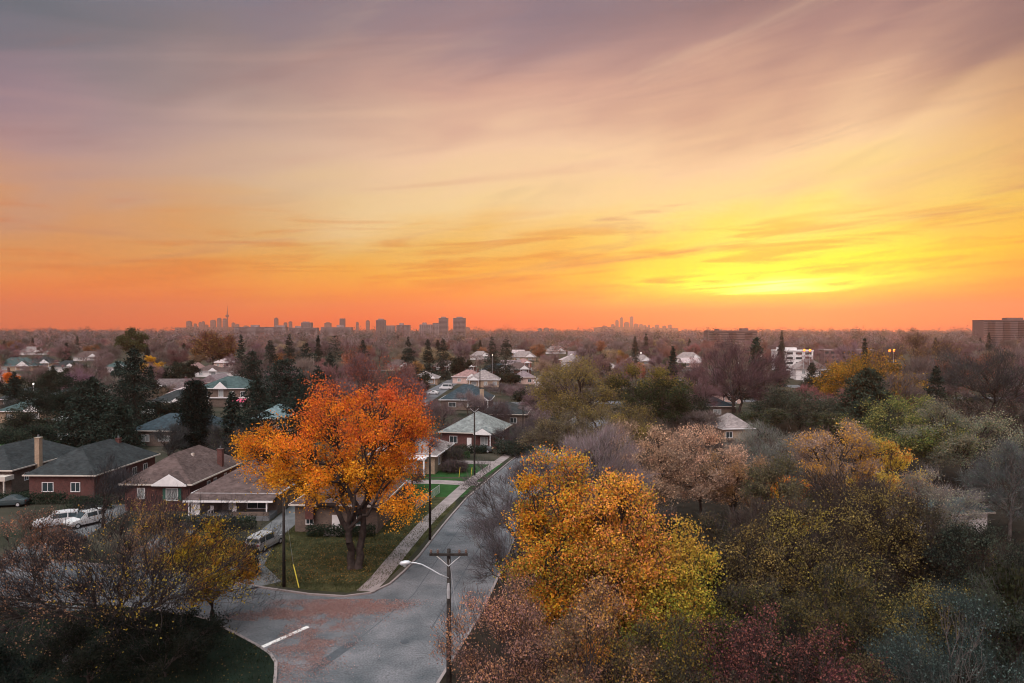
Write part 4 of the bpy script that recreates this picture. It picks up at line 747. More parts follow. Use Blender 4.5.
# the row along the side street, left
UZ = .12
def hl(x, y): return (x, y, UZ)
h3 = house(hl(-47.0, 98.5), R(-2), 8.8, 15.5, 3.7, 3.3, 'hip', RED, SHB, 'red brick bungalow with grey-brown hip roof and white gabled window with green shutters', gable=(2.0, 4.3, 1.5, .75),
           chimney=[(4.0, 2.0, .7, 6.6, RED)], wins=[(2.0, 1.5, 1.5, 1.5, PALEGLASS, True), (-2.2, 1.7, .9, 1.3, PALEGLASS, False)], side=[(-2.6, 1.2, .7, 1.7), (-.6, 1.2, .7, 1.7), (2.6, 1.8, .6, 1.1)], trim=TRIM, vents=2)
h2 = house(hl(-64, 105), R(-1), 9.4, 16, 3.6, 3.3, 'hip', RED, SHG, 'hip-roofed brown brick house behind the slim leafless tree', wins=[(-2, 1.2, 1.5, 1.2), (2, 1.2, 1.2, 1.2)], side=[(-2, 1.5, 1, 1.1), (2, 1.5, 1, 1.1), (5, 1.5, 1, 1.1)], chimney=[(1, 4, .6, 6.8, RED)])
h1 = house(hl(-78, 108), R(-1), 9.4, 16, 3.7, 2.9, 'hip', BROWNB, SHG, 'grey-roofed house at the left edge with a tall beige chimney', gable=(-2.4, 3.4, 1.2, .8), chimney=[(5.3, -3.2, .72, 7.6, BEIGE)], wins=[(2, 1.2, 1.6, 1.3), (-2.4, 1, 1.4, 1.3, PALEGLASS)], side=[(-5, 1.6, .8, 1), (0, 1.6, 1, 1), (4, 1.6, 1, 1)])
b = MB(); b.box(-.1, 5.2, -9.9, -8.12, 2.35, 3.0); cp = b.build('fascia', TRIM, h1); 
for x in (.1, 4.8): b = MB(); b.box(x, x + .2, -9.8, -9.6, 0, 2.35); b.build('post', TRIM, h1)
b = MB(); b.box(-1, 4.6, -12.2, -8.2, 0, 1.0)
h4 = house(hl(-35.8, 95.4), R(-1), 10.4, 13, 2.95, 3.2, 'hip', BROWNB, SHB, 'low brown-roofed bungalow with a deep front porch beside the silver minivan', trim=WHITE, wins=[(2.7, .9, 2.6, 1.2, GLASS)], door=-.6)
# deep porch in front of h4
b = MB(); b.add([(-5.7, -7.05, 2.97), (5.7, -7.05, 2.97), (5.7, -9.3, 2.5), (-5.7, -9.3, 2.5), (-5.7, -7.05, 2.85), (5.7, -7.05, 2.85), (5.7, -9.3, 2.36), (-5.7, -9.3, 2.36)], [(0, 3, 2, 1), (4, 5, 6, 7), (3, 7, 6, 2), (0, 4, 7, 3), (1, 2, 6, 5)]); pr = b.build('porch_roof', SHB, h4)
b = MB(); b.box(-5.75, 5.75, -9.42, -9.31, 2.32, 2.54); b.build('gutter', WHITE, pr)
b = MB(); b.box(-5.3, 5.3, -9.3, -6.52, -.1, .62); b.build('porch_floor', CONCD, h4)
b = MB(); b.box(-5.2, 5.2, -9.28, -9.1, .63, 1.0).box(1.6, 5.2, -9.29, -9.09, .62, .9); 
for x in (-5.0, 4.9):
    b = MB(); b.box(x - .07, x + .07, -9.25, -9.1, -.1, 2.4); b.build('post', WHITE, h4)
b = MB(); b.box(-4.9, -3.7, -9.0, -8.9, .62, 2.3); b.build('lattice_panel', WHITE, h4)
b = MB(); b.box(.4, 5.2, -9.27, -9.12, .62, 1.1); b.build('porch_wall', BROWNB, h4)
def chair(loc, rz, label):
    c = empty('garden_chair', loc, rz); tag(c, label, 'chair', 'garden chairs on the porch')
    b = MB(); b.box(-.25, .25, -.25, .25, .4, .45); b.build('seat', WHITE, c); b = MB(); b.box(-.25, .25, .22, .27, .45, .95); b.build('backrest', WHITE, c)
    for i in (-1, 1):
        for j in (-1, 1): b = MB(); b.box(i * .22 - .025, i * .22 + .025, j * .22 - .025, j * .22 + .025, 0, .4); b.build('leg', WHITE, c)
chair((-35.5, 87.0, .75), .2, 'white garden chair right of the porch door'); chair((-38.6, 87.2, .75), -.3, 'white garden chair beside the lattice panel on the porch')
h5 = house(hl(-20.5, 87.5), R(-4), 10, 13, 3.4, 3.0, 'hip', BROWNB, SHB, 'brown brick house hidden behind the big orange maple', wins=[(-3.2, 1, .8, 1.5), (2.5, 1, 1.6, 1.3)], chimney=[(-3, -6.75, 1.0, 5.6, RED)], door=0)
b = MB()
for i in range(4): b.box(-1, 1, -6.9 - .3 * (i + 1), -6.55 - .3 * i, -.1 - 0 * i, .6 - .15 * i)
b.build('steps', CONC, h5)
h6 = house(hl(-17.6, 121), R(-8), 11, 12, 3.2, 2.8, 'hip', BEIGE, SHL, 'pale-roofed house with a small white porch beyond the big orange maple', trim=WHITE, wins=[(-2.5, 1, 1.8, 1.3)], side=[(-3, 1.2, 1, 1.2), (1, 1.2, 1, 1.2)], door=2.0)
b = MB(); b.box(.8, 4.4, -8.2, -6.52, 2.7, 2.95); b.build('porch_roof', WHITE, h6)
for x in (1.0, 4.2): b = MB(); b.box(x - .12, x + .12, -8.1, -7.86, 0, 2.7); b.build('post', WHITE, h6)
h7 = house(hl(-7.6, 147), R(-12), 11.5, 13.5, 3.2, 3.5, 'hip', RED, SHPT, 'bungalow with a pale teal hip roof beside the tall pole', trim=TRIM, gable=(3.4, 3.4, 1.2, 1.6), wins=[(-3.2, 1, 1.5, 1.3), (3.4, .9, 1.4, 1.4, PALEGLASS)], side=[(-4, 1, 1.2, 1.2), (0, 1, 1.2, 1.2)], door=.2)
h8 = house(hl(-14, 215), R(-3), 15, 13, 3.2, 4.2, 'hip', BROWNB, SHD, 'dark-roofed house with a beige chimney behind the teal-roofed bungalow', trim=WHITE, gable=(5.5, 3.4, 1.4, 1.5), chimney=[(5.3, -7.9, 1.2, 6.4, BEIGE)], wins=[(-4, 1, 2.2, 1.3), (1.5, 1, 1.6, 1.3, PALEGLASS)])
h9 = house(hl(-1.5, 178), R(-6), 11, 12, 3.2, 2.6, 'hip', BROWNB, SHG, 'low grey-roofed house right of the pale teal roof', trim=TRIM, wins=[(-2.5, 1, 1.6, 1.2), (2.5, 1, 1.6, 1.2)])
h11 = house(hl(-12.4, 301), R(0), 13.5, 14, 3.3, 4.0, 'hip', BEIGE, SHL, 'large pale pinkish hip-roofed house with white trim, up the street', trim=WHITE, gable=(-4, 4, 1.5, 1.2), wins=[(-4, .9, 2, 1.5, PALEGLASS), (1, .9, 1.4, 1.5, PALEGLASS), (5, 1, 1.6, 1.4, PALEGLASS)])
h10 = house(hl(13, 284), R(0), 6.5, 12, 3.4, 3.0, 'gable_front', AWHITE, SHL, 'small white gabled house right of the leafless trees up the street', trim=WHITE, wins=[(-1.8, .8, .9, 1.8), (0, .8, .9, 1.8), (1.8, .8, .9, 1.8)])
h12 = house(hl(-70.5, 148), R(-3), 18, 11, 3.3, 3.0, 'hip', BROWNB, SHD, 'long dark-roofed house left of the columnar cedar', trim=TRIM, wins=[(-6, 1, 1.5, 1.3, PALEGLASS), (-2, 1.1, 2.4, 1.0, PALEGLASS), (2.4, 1, 1.1, 1.4, PALEGLASS)], door=5)
h13 = house(hl(-92, 225), R(0), 17, 14, 5.9, 3.4, 'hip', BROWNB, SHT, 'two-storey house with teal roof and pink awning right of the cedar', trim=WHITE, gable=(-1, 4.2, 2.2, .7), wins=[(-6, 3.3, 1.3, 1.6), (-1, 3.2, 1.3, 2.2, PALEGLASS), (2.6, 3.3, 1.3, 1.5, PALEGLASS), (6, 3.3, 1.3, 1.5), (-6, .7, 2, 1.4), (2, .7, 1.8, 1.5)], door=5.5, name='two_storey_house')
b = MB(); b.box(-8.6, 8.6, -7.5, -7.02, 2.75, 3.0); b.build('band_course', WHITE, h13)
b = MB(); b.add([(2.6, -7.05, 2.7), (7.4, -7.05, 2.7), (7.4, -9.2, 1.9), (2.6, -9.2, 1.9), (2.6, -7.05, 2.62), (7.4, -7.05, 2.62), (7.4, -9.2, 1.6), (2.6, -9.2, 1.6)], [(0, 3, 2, 1), (4, 5, 6, 7), (3, 7, 6, 2), (0, 4, 7, 3), (1, 2, 6, 5)]); b.build('awning', PINKF, h13)
h14 = house(hl(-101, 207), R(-4), 10.5, 13, 3.4, 3.0, 'hip', BEIGE, SHG, 'grey-roofed house between the tall spruce and the cedar', trim=WHITE, wins=[(-2.5, 1, 1.7, 1.4, PALEGLASS), (2.2, 1, 1.3, 1.4)], gable=(3.2, 3.2, 1.2, 1.0))
h15 = house(hl(-140, 219), R(4), 13, 13, 3.4, 3.4, 'hip', BEIGE, SHG, 'pale grey hip-roofed bungalow with two white gables, left', trim=WHITE, gable=(3.6, 4.4, 1.9, 1.3), wins=[(-3, 1, 1.6, 1.3), (3.6, .8, 2.2, 1.5, GLASS)], side=[(-3, 1, 1, 1.2)])
h16 = house(hl(-153, 216), R(3), 10, 13, 3.3, 3.0, 'hip', BROWNB, SHG, 'bungalow with a white gable at the left edge', trim=WHITE, gable=(2.8, 4.6, 1.9, 1.2), wins=[(-2.5, 1, 1.6, 1.3, PALEGLASS)])
h17 = house(hl(55, 196), R(2), 13, 12, 3.2, 3.2, 'hip', BROWNB, SHD, 'slate-blue-roofed house among the trees left of the purple-brown tree', trim=TRIM, wins=[(-3, 1, 1.5, 1.3), (2, 1, 2, 1.3, PALEGLASS)])
h18 = house(hl(48.5, 152), R(8), 6.5, 8, 3.0, 2.8, 'hip', BEIGE, SHL, 'pale greenish roof peeking out behind the beige trees', trim=WHITE, wins=[(-2, 1, 1.4, 1.2)])
h19 = house(hl(150, 345), R(-12), 15, 16, 5.6, 4.8, 'gable_front', AWHITE, SHL, 'white gabled two-storey house in front of the white flats', trim=WHITE, wins=[(-4, 3.2, 1.6, 1.6, PALEGLASS), (0, 3.2, 2.2, 1.8), (4, 3.2, 1.6, 1.6, PALEGLASS)], name='two_storey_house')
h20 = house(hl(155, 322), R(-4), 14, 12, 5.6, .8, 'hip', BROWNB, SHD, 'dark flat-roofed house with round-topped white window right of the white gable', wins=[(-4, 2.4, 2, 2.4, PALEGLASS), (3, 2.4, 1.5, 2)], name='two_storey_house')
h21 = house(hl(51.5, 83), R(10), 9, 6, 2.6, 1.0, 'gable_side', AWHITE, SHT, 'small pale teal roofed garden building among the trees at right', wins=[(0, 1, 1.4, 1.0, PALEGLASS)], name='garden_shed', cat='shed')
MID = []
def mid_house(px, pe, wpx, roofm, wallm, lab, gable=True, kind='hip', gx=.25, rise=.3):
    d = 20.8 * F / (pe - 332); p = at(px, pe, d); w = wpx * d / F
    house((p.x, d + 6, 0), R(-p.x * .03), w, 12, 3.2, w * rise * .8, kind, wallm, roofm, lab, trim=WHITE, gable=(w * gx, w * .34, w * .15, 1.2) if gable else None, wins=[(-w * .25, 1, w * .14, 1.3, PALEGLASS), (w * gx, 1, w * .16, 1.4, PALEGLASS)])
    MID.append((px - wpx * .32, px + wpx * .32, pe - 7, pe - 1, d))
for a in ((12, 366, 34, SHT, BEIGE, 'dull teal roofed bungalow at the left edge below the horizon trees'), (36, 363, 26, SHG, BEIGE, 'grey bungalow with a white gable right of the dull teal one'), (62, 367, 26, SHG, AWHITE, 'bungalow with a bright white gable left of the narrow spruce'),
    (114, 367, 22, SHT, AWHITE, 'tiny teal-roofed bungalow with a white gable left of the tall spruce'), (206, 371, 24, SHB, AWHITE, 'brown-roofed bungalow with a white gable above the teal two-storey roof, left one'), (228, 372, 24, SHB, AWHITE, 'brown-roofed bungalow with a white gable above the teal two-storey roof, right one'),
    (172, 372, 26, SHB, BROWNB, 'brown-roofed bungalow above the grey roof left of the cedar'), (398, 366, 26, SHB, BEIGE, 'tan-roofed bungalow above the right shoulder of the orange maple'), (444, 366, 24, SHB, RED, 'brick bungalow with a reddish roof above the white van, left one'),
    (464, 366.5, 22, SHB, RED, 'brick bungalow with a reddish roof above the white van, right one'), (496, 370, 28, SHD, RED, 'dark-roofed brick bungalow just above the pinkish hip roof'), (424, 378, 26, SHL, BEIGE, 'small pale-roofed bungalow left of the white van'),
    (518, 369, 26, SHB, RED, 'reddish bungalow left of the small white gable'), (524, 357, 24, SHL, BEIGE, 'pale bungalow up the street on the right'), (480, 356, 20, SHL, AWHITE, 'faint pale bungalow below the close spruce pair'), (575, 362, 26, SHL, AWHITE, 'pale roof showing above the olive willow'),
    (608, 368, 24, SHL, BEIGE, 'pale roof showing between the willow and the dark round tree'), (640, 361, 26, SHL, BEIGE, 'pale roof just above the dark round tree'), (690, 358, 24, SHL, AWHITE, 'pale bungalow right of the small pointed spruce'), (694, 380, 26, SHB, RED, 'brick house with a reddish wall right of the dark round tree'),
    (85, 357, 24, SHB, AWHITE, 'brown-roofed bungalow in the mauve trees at the left'), (30, 352, 22, SHL, AWHITE, 'faint white bungalow near the horizon at the left'), (556, 351, 20, SHL, AWHITE, 'faint pale bungalow near the horizon at the centre'), (20, 411, 46, SHT, BEIGE, 'teal-roofed house at the left edge below the pale bungalows')):
    mid_house(*a)
# the white flats
def flats(loc, rz, w, dpt, floors, label, m, trimm, name='apartment_block', fh=3.0, roofbox=(), bays=6, wallc=None):
    h = empty(name, loc, rz); tag(h, label, 'building'); H = floors * fh
    b = MB(); b.box(-w / 2, w / 2, -dpt / 2, dpt / 2, 0, H); b.build('wall', m, h)
    b = MB(); b.box(-w / 2 - .3, w / 2 + .3, -dpt / 2 - .3, dpt / 2 + .3, H + .003, H + .7); r = b.build('roof', trimm, h)
    for (x0, x1, hh) in roofbox:
        b = MB(); b.box(x0 * w - w / 2, x1 * w - w / 2, -dpt * .2, dpt * .25, H + .7, H + .7 + hh); b.build('lift_house', trimm, r)
    for f in range(floors):
        for k in range(bays):
            x0 = -w / 2 + w * (k + .15) / bays; x1 = -w / 2 + w * (k + .82) / bays
            if floors * bays <= 90:
                b = MB(); b.box(x0, x1, -dpt / 2 - .05, -dpt / 2 + .1, f * fh + 1.0, f * fh + 2.4); b.build('window', GLASS if floors < 6 else WINB, h)
        if floors * bays > 90:
            b = MB(); b.box(-w / 2 + .5, w / 2 - .5, -dpt / 2 - .08, -dpt / 2 + .1, f * fh + 1.0, f * fh + 2.1); b.build('window', WINB, h)
            for k in range(3):
                x = -w / 2 + w * (k + .5) / 3; b2 = MB(); b2.box(x - w * .08, x + w * .08, -dpt / 2 - 1.3, -dpt / 2 - .09, f * fh + .2, f * fh + 1.1); b2.build('balcony', trimm, h)
    return h
p = at(792, 350, 430); flats((p.x, 430, 0), R(-8), 22, 12, 4, 'white four-storey flats under the setting sun', AWHITE, AWHITE, bays=4, fh=3.0, roofbox=[(.1, .6, 1.5)])
p = at(816, 352, 440); flats((p.x + 22, 446, 0), R(-8), 30, 12, 4, 'long brown block of flats adjoining the white flats', BLOCKM, SLABM, bays=9, fh=3.0)
# horizon apartment blocks: px0, px1, pytop, distance
for (x0, x1, pt, d, m, lab, rb) in [
    (236, 287, 327, 1700, SLABM, 'long low apartment slab on the horizon right of the spire', [(.3, .45, 5), (.8, .98, 4)]),
    (290, 318, 327.6, 1800, SLABM, 'low pale slab below the squat pale tower on the horizon', [(.2, .4, 4)]),
    (322, 352, 327.2, 1750, SLABM, 'low slab with a roof box below the thin tower on the horizon', [(.5, .75, 5)]),
    (706, 754, 330.5, 900, BLOCKM, 'long low mauve slab building on the horizon left of the sun', [(.2, .26, 2.5), (.72, .86, 3)]),
    (978, 1023, 320, 900, BLOCKM, 'brown apartment slab on the horizon at the right edge', [(.6, .95, 3)]),
    (439, 448, 318, 1650, SLABM, 'left of the twin grey apartment towers', [(.25, .75, 3)]),
    (453.5, 465.5, 318, 1650, SLABM, 'wider right one of the twin grey apartment towers', [(.25, .75, 3)]),
    (433, 440, 323, 1750, SLABM, 'mid-height grey block touching the left twin tower', []),
    (420, 433, 324.5, 1750, SLABM, 'lower grey block left of the twin towers', [(.2, .5, 5)]),
    (397, 410, 325, 1900, SLABM, 'pale block with a stepped roof left of the twin towers group', [(.2, .5, 5)]),
    (376.5, 385.5, 320, 2100, SLABM, 'squarish tower standing alone right of the orange maple top', [(.2, .8, 4)]),
    (302, 312, 322.5, 2200, SLABM, 'squat pale tower above the top of the conifer clump', [(.1, .7, 3)]),
    (340, 345, 318.5, 2500, SLABM, 'thin tower on the horizon above the orange maple', []),
    (386, 395, 325.5, 2300, SLABM, 'low wide block right of the squarish tower', [])]:
    p0, p1 = at(x0, pt, d), at(x1, pt, d); H = p0.z - .7; fl = max(4, round(H / 3)); w = p1.x - p0.x
    flats(((p0.x + p1.x) / 2, d, 0), 0, w, min(w * .8, 22), fl, lab, m, m, fh=H / fl, roofbox=rb, bays=max(5, int(w / 5)) if fl * max(5, int(w / 5)) <= 90 else 99)
# the two downtown skylines far away
def tower(x0, x1, pt, d, label, group, spire=0, crownbox=True):
    p0, p1 = at(x0, pt, d), at(x1, pt, d); h = empty('office_tower', ((p0.x + p1.x) / 2, d, 0)); tag(h, label, 'tower', group); w = p1.x - p0.x; H = p0.z
    b = MB(); b.box(-w / 2, w / 2, -w * .4, w * .4, 0, H); b.build('tower_body', TOWERM, h)
    b = MB(); k = .3 if crownbox else .15; b.box(-w * k, w * k, -w * .2, w * .2, H, H + H * .035 + 2); b.build('roof_plant', TOWERM, h)
    b = MB()
    for i in range(1, 9): z = H * i / 9; b.box(-w / 2 - .6, w / 2 + .6, -w * .4 - .6, w * .4 + .6, z, z + H * .02)
    b.build('floor_bands', SLABM, h)
ords = ['first', 'second', 'third', 'fourth', 'fifth', 'sixth', 'seventh', 'eighth', 'ninth', 'tenth', 'eleventh', 'twelfth', 'thirteenth', 'fourteenth', 'fifteenth', 'sixteenth', 'seventeenth', 'eighteenth', 'nineteenth', 'twentieth', 'twenty-first', 'twenty-second', 'twenty-third', 'twenty-fourth', 'twenty-fifth', 'twenty-sixth', 'twenty-seventh', 'twenty-eighth', 'twenty-ninth', 'thirtieth']
DL = [(187, 191.5, 321.5), (194, 196.5, 324), (199, 201.5, 322.5), (202, 204.5, 321.8), (205, 208, 325), (211, 215.5, 320.5), (217.5, 221, 318.5), (223, 226, 319), (232, 235, 323), (236, 239, 324.5), (244, 248, 326)]
for i, (a, b_, c) in enumerate(DL): tower(a, b_, c, 6800 + (i % 3) * 120, f'hazy tower of the left downtown skyline, {ords[i]} from the left', 'left downtown skyline towers')
DM = [(274.5, 278, 318.5), (284, 287, 323), (289, 292, 322), (325, 331, 323), (356, 358.5, 322.5), (366, 369.5, 321)]
for i, (a, b_, c) in enumerate(DM): tower(a, b_, c, 5200, f'thin distant tower between the spire and twin towers, {ords[i]} from the left', 'scattered distant towers')
DR = [(597, 602, 327.5), (602.5, 607, 326), (611, 614.5, 324.5), (615.5, 618.5, 320.5), (620.2, 622.8, 317.8), (624, 629, 322.5), (630, 633.2, 317), (634, 638, 324), (639, 643, 324.5), (643.5, 646.5, 325.5), (648, 650, 325), (652, 654, 327), (655, 659, 325), (662.5, 666, 326), (668, 671.5, 325)]
for (a, b_, c, l_) in ((596, 646, 327.3, 'low continuous mass of buildings at the base of the right skyline cluster'), (640, 675, 328.2, 'low mass of buildings at the right end of the right skyline cluster'), (186, 243, 327.6, 'low continuous mass of buildings at the base of the left downtown skyline')): tower(a, b_, c, 7250, l_, None)
for i, (a, b_, c) in enumerate(DR): tower(a, b_, c, 6900 + (i % 3) * 120, f'hazy tower of the right skyline cluster, {ords[i]} from the left', 'right skyline cluster towers')
DF = [(462, 470, 327.5), (538, 542, 328.5), (544, 549, 328), (550, 554, 328.8), (765, 770, 329.5), (851, 856, 329)]
for i, (a, b_, c) in enumerate(DF): tower(a, b_, c, 5600, f'low faint far building on the horizon, {ords[i]} from the left', 'low faint far buildings')
p = at(227.3, 320, 6900); sp = empty('communications_tower', (p.x, 6900, 0)); tag(sp, 'needle-shaped communications tower with pod, tallest on the left skyline', 'tower')
zt = at(227.3, 305.5, 6900).z; b = MB(); b.tube([(0, 0, 0), (0, 0, zt * .3), (0, 0, zt * .68)], [16, 9, 6], 6); b.build('shaft', TOWERM, sp)
b = MB(); b.tube([(0, 0, zt * .60), (0, 0, zt * .625), (0, 0, zt * .66), (0, 0, zt * .68)], [8, 17, 17, 8], 12); b.build('observation_pod', TOWERM, sp)
b = MB(); b.tube([(0, 0, zt * .68), (0, 0, zt)], [5.5, 1.6], 6); b.build('antenna', TOWERM, sp)

# ------------------------------------------------------------------ poles, lamps, small street things
def pole(px, pybase, pytop, label, d=None, arm=True, group='utility poles', lamp=False, r=.15):
    if d is None: g = gnd(px, pybase); d = g.y; loc = (g.x, g.y, 0)
    else: loc = (at(px, pybase, d).x, d, 0)
    H = at(px, pytop, d).z; t = empty('utility_pole', loc); tag(t, label, 'pole', group)
    b = MB(); b.tube([(0, 0, -.1), (0, 0, H * .5), (0, 0, H)], [r * 1.2, r, r * .75], 10); b.build('shaft', WOODP, t, smooth=True)
    if arm:
        b = MB(); b.box(-1.15, 1.15, -.22, -.1, H - .35, H - .22); a = b.build('crossarm', WOODP, t)
        b = MB(); b.tube([(-.75, -.15, H - .35), (0, -.12, H - 1.0)], .03, 6); b.tube([(.75, -.15, H - .35), (0, -.12, H - 1.0)], .03, 6); b.build('brace', METAL, a)
        for x in (-1.05, -.65, .65, 1.05):
            b = MB(); b.tube([(x, -.16, H - .22), (x, -.16, H - .12), (x, -.16, H + .02)], [.04, .085, .05], 8); b.build('insulator', CERAM, a)
    return t, H
t, H = pole(449, 730, 549, 'tall wooden utility pole with crossarm and street lamp beside the street', d=41)
b = MB(); arm = [(0, -.1, 9.1), (-.6, -.1, 9.55), (-1.3, -.1, 9.95), (-2.0, -.12, 10.18), (-2.45, -.12, 10.22)]
b.tube([(0, -.1, 9.2), (-.55, -.1, 9.42), (-1.1, -.1, 9.75), (-1.6, -.12, 10.02), (-2.0, -.12, 10.12), (-2.35, -.12, 10.12)], .04, 8)
ar = b.build('lamp_arm', METAL, t, smooth=True)
b = MB(); b.tube([(-2.25, -.12, 10.12), (-2.4, -.12, 10.13), (-2.6, -.12, 10.11), (-2.85, -.12, 10.08), (-2.95, -.12, 10.07)], [.06, .13, .16, .13, .05], 10); lh = b.build('lamp_head', METAL, ar, smooth=True)
b = MB(); b.tube([(-2.62, -.12, 9.97), (-2.62, -.12, 9.93), (-2.62, -.12, 9.86)], [.14, .12, .04], 10); b.build('lens', PALEGLASS, lh, smooth=True)
b = MB(); b.tube([(.05, -.1, H - .6), (.35, -.05, H - 3), (.9, 0, H - 5.2), (1.0, 0, H - 5.6)], .012, 5); b.build('ground_wire', METAL, t)
b = MB(); b.tube([(0, -.17, 8.0), (0, -.17, 8.5), (0, -.17, 8.9)], [.09, .11, .06], 8); b.build('bracket', METAL, t)
pole(430, 541, 445, 'bare wooden pole on the grass strip right of the orange maple', arm=False, r=.13)
pole(474.5, 476, 406, 'tall wooden pole in front of the pale teal roof', arm=True, r=.14)
pole(284, 588, 491, 'wooden pole on the corner lawn left of the orange maple', arm=False, r=.13)
pole(480, 400, 355, 'distant pole standing before the pale pinkish hip roof', arm=True, d=265)
pole(523, 430, 405, 'short pole right of the low grey-roofed house', arm=False, d=168)
pole(33, 430, 383, 'pole with a white lamp between the bungalows at the left', arm=False, d=200)
pole(64, 450, 414, 'thin pole in front of the parked cars at the left', arm=False, d=165)
pole(516, 365, 345, 'faint pole in the leafless trees up the street', arm=True, d=420)
# guy wire with yellow guard
g = empty('guy_wire', (gnd(299, 589).x, gnd(299, 589).y, .12)); tag(g, 'leaning guy wire with a yellow guard left of the orange maple', 'guy wire')
q = at(293, 565, 64.3); b = MB(); b.tube([(0, 0, 0), (q.x - g.location.x, 64.4 - g.location.y, q.z - .1)], .055, 8); b.build('yellow_guard', YELLOW, g)
b = MB(); v1 = Vector((q.x - g.location.x, 64.4 - g.location.y, q.z - .1)); b.tube([v1, (-1.45, .1, 8.6)], .012, 5); b.build('wire', METAL, g)
# marker stakes on the far lawn
for (px, py, lab) in ((459, 478, 'thin yellow stake on the far green lawn, left one'), (471, 478, 'thin yellow stake on the far green lawn, right one')):
    p = gnd(px, py); b = MB(); b.tube([(0, 0, .1), (.18, 0, 1.75)], .045, 6); o = b.build('marker_stake', YELLOW); o.location = p; tag(o, lab, 'stake', 'yellow stakes on the lawn')
# chain link fence beside the lawn
f = empty('chain_link_fence', (-11.8, 96, .12), R(78)); tag(f, 'low chain-link fence beside the sidewalk right of the orange maple', 'fence')
b = MB(); b.tube([(-5, 0, 1.2), (5, 0, 1.2)], .03, 6); b.build('top_rail', METAL, f)
for i in range(5): b = MB(); b.tube([(-5 + 2.5 * i, 0, 0), (-5 + 2.5 * i, 0, 1.25)], .035, 6); b.build('post', METAL, f)
b = MB()
for i in range(50): b.box(-5 + .2 * i, -5 + .2 * i + .012, -.006, .006, .05, 1.18)
for i in range(6): b.box(-5, 5, -.006, .006, .05 + .2 * i, .062 + .2 * i)
b.build('mesh_panel', METAL, f)
# sodium street lights in the distance
for (px, py, d, lab) in ((803.8, 350.3, 330, 'glowing orange street lamp, left of the pair above the white flats'), (809.5, 350.3, 330, 'glowing orange street lamp, right of the pair above the white flats'), (889, 350.8, 330, 'glowing orange street lamp, left of the pair at the right'), (893.5, 350.4, 335, 'glowing orange street lamp, right of the pair at the right')):
    p = at(px, py, d); t = empty('street_lamp', (p.x, d, 0)); tag(t, lab, 'street lamp', 'lit sodium street lamps')
    b = MB(); b.tube([(0, 0, 0), (0, 0, p.z), (.3, -.3, p.z + .3)], .1, 6); b.build('lamp_post', METAL, t); b = MB(); b.tube([(0, -.3, p.z + .22), (0, -.6, p.z + .05), (0, -.9, p.z + .22)], [.1, .62, .1], 8); b.build('lamp_head', SODIUM, t)
for (px, py, d, m, lab, s) in ((738.5, 363, 260, COOL, 'small pale lit lamp in the purple-brown tree, right one', .16), (728, 364, 260, COOL, 'small pale lit lamp in the purple-brown tree, left one', .15), (761, 356, 300, COOL, 'small white lit lamp left of the dark spruce under the sun', .16), (641, 353, 300, COOL, 'white lamp on a post above the dark round tree', .3),
                        (33.5, 384, 199, COOL, 'white lamp head on the pole at the left', .3), (492.5, 355, 330, COOL, 'pale lamp above the street of roofs', .25)):
    p = at(px, py, d); t = empty('yard_lamp', (p.x, d, 0)); tag(t, lab, 'lamp', 'small lit lamps'); b = MB(); b.tube([(0, 0, 0), (0, 0, p.z - s)], .05, 6); b.build('lamp_post', METAL, t); b = MB(); b.tube([(0, 0, p.z - s), (0, 0, p.z), (0, 0, p.z + s)], [s * .5, s, s * .4], 8); b.build('bulb', m, t)
# fountain-like bird bath on the lower left lawn
p = gnd(67, 662); bb = empty('bird_bath', (p.x, p.y, .12)); tag(bb, 'small pale bird bath on the dark front lawn', 'bird bath')
b = MB(); b.tube([(0, 0, 0), (0, 0, .12), (0, 0, .2), (0, 0, .8)], [.3, .28, .1, .09], 12); b.build('pedestal', CONCD, bb, smooth=True)
b = MB(); b.tube([(0, 0, .8), (0, 0, .95), (0, 0, .98)], [.12, .42, .42], 16, cap=False); b.tube([(0, 0, .98), (0, 0, .86)], [.38, .02], 16, cap=False); b.build('basin', CONCD, bb, smooth=True)
b = MB(); b.tube([(0, 0, .86), (0, 0, 1.6)], .03, 6); b.build('stem', CONC, bb); b = MB(); b.tube([(0, 0, 1.6), (0, 0, 1.72), (0, 0, 1.74)], [.06, .34, .34], 16, cap=False); b.build('upper_basin', CONC, bb, smooth=True)
# topiary by the driveway, hedges
tm = conifer_mesh(77, 2.9, .75, col=(.012, .018, .014), nq=3500, leaf=.2, bush=1, dens=2, droop=-.5)
p = gnd(251, 577); tree_obj('clipped_cedar', tm, (p.x, p.y, .1), 'narrow dark clipped cedar beside the silver minivan', 'shrub')
def hedge(x0, x1, y, h, w, label, col=(.03, .045, .03), rz=0):
    g = np.random.default_rng(int(abs(x0) * 10)); n = int((x1 - x0) * h * 260); P = np.stack([g.uniform(-(x1 - x0) / 2, (x1 - x0) / 2, n), g.uniform(-w / 2, w / 2, n), g.random(n) ** .7 * h * (1 + .12 * g.normal(size=n))], 1)
    v, f = leaf_quads(P, .2, g); c = np.array(col) * g.uniform(.6, 1.5, (n, 1)); o = link('hedge', mesh('hedge', v, [f], [LEAF], None, np.repeat(c, 4, axis=0))); o.location = ((x0 + x1) / 2, y, .1); o.rotation_euler.z = rz; tag(o, label, 'hedge', 'dark hedges')
hedge(-43, -31, 82.5, 1.5, 1.2, 'dark hedge below the front porch of the brown-roofed bungalow'); hedge(-60, -54, 92, 1.7, 1.4, 'dark hedge left of the red brick bungalow')
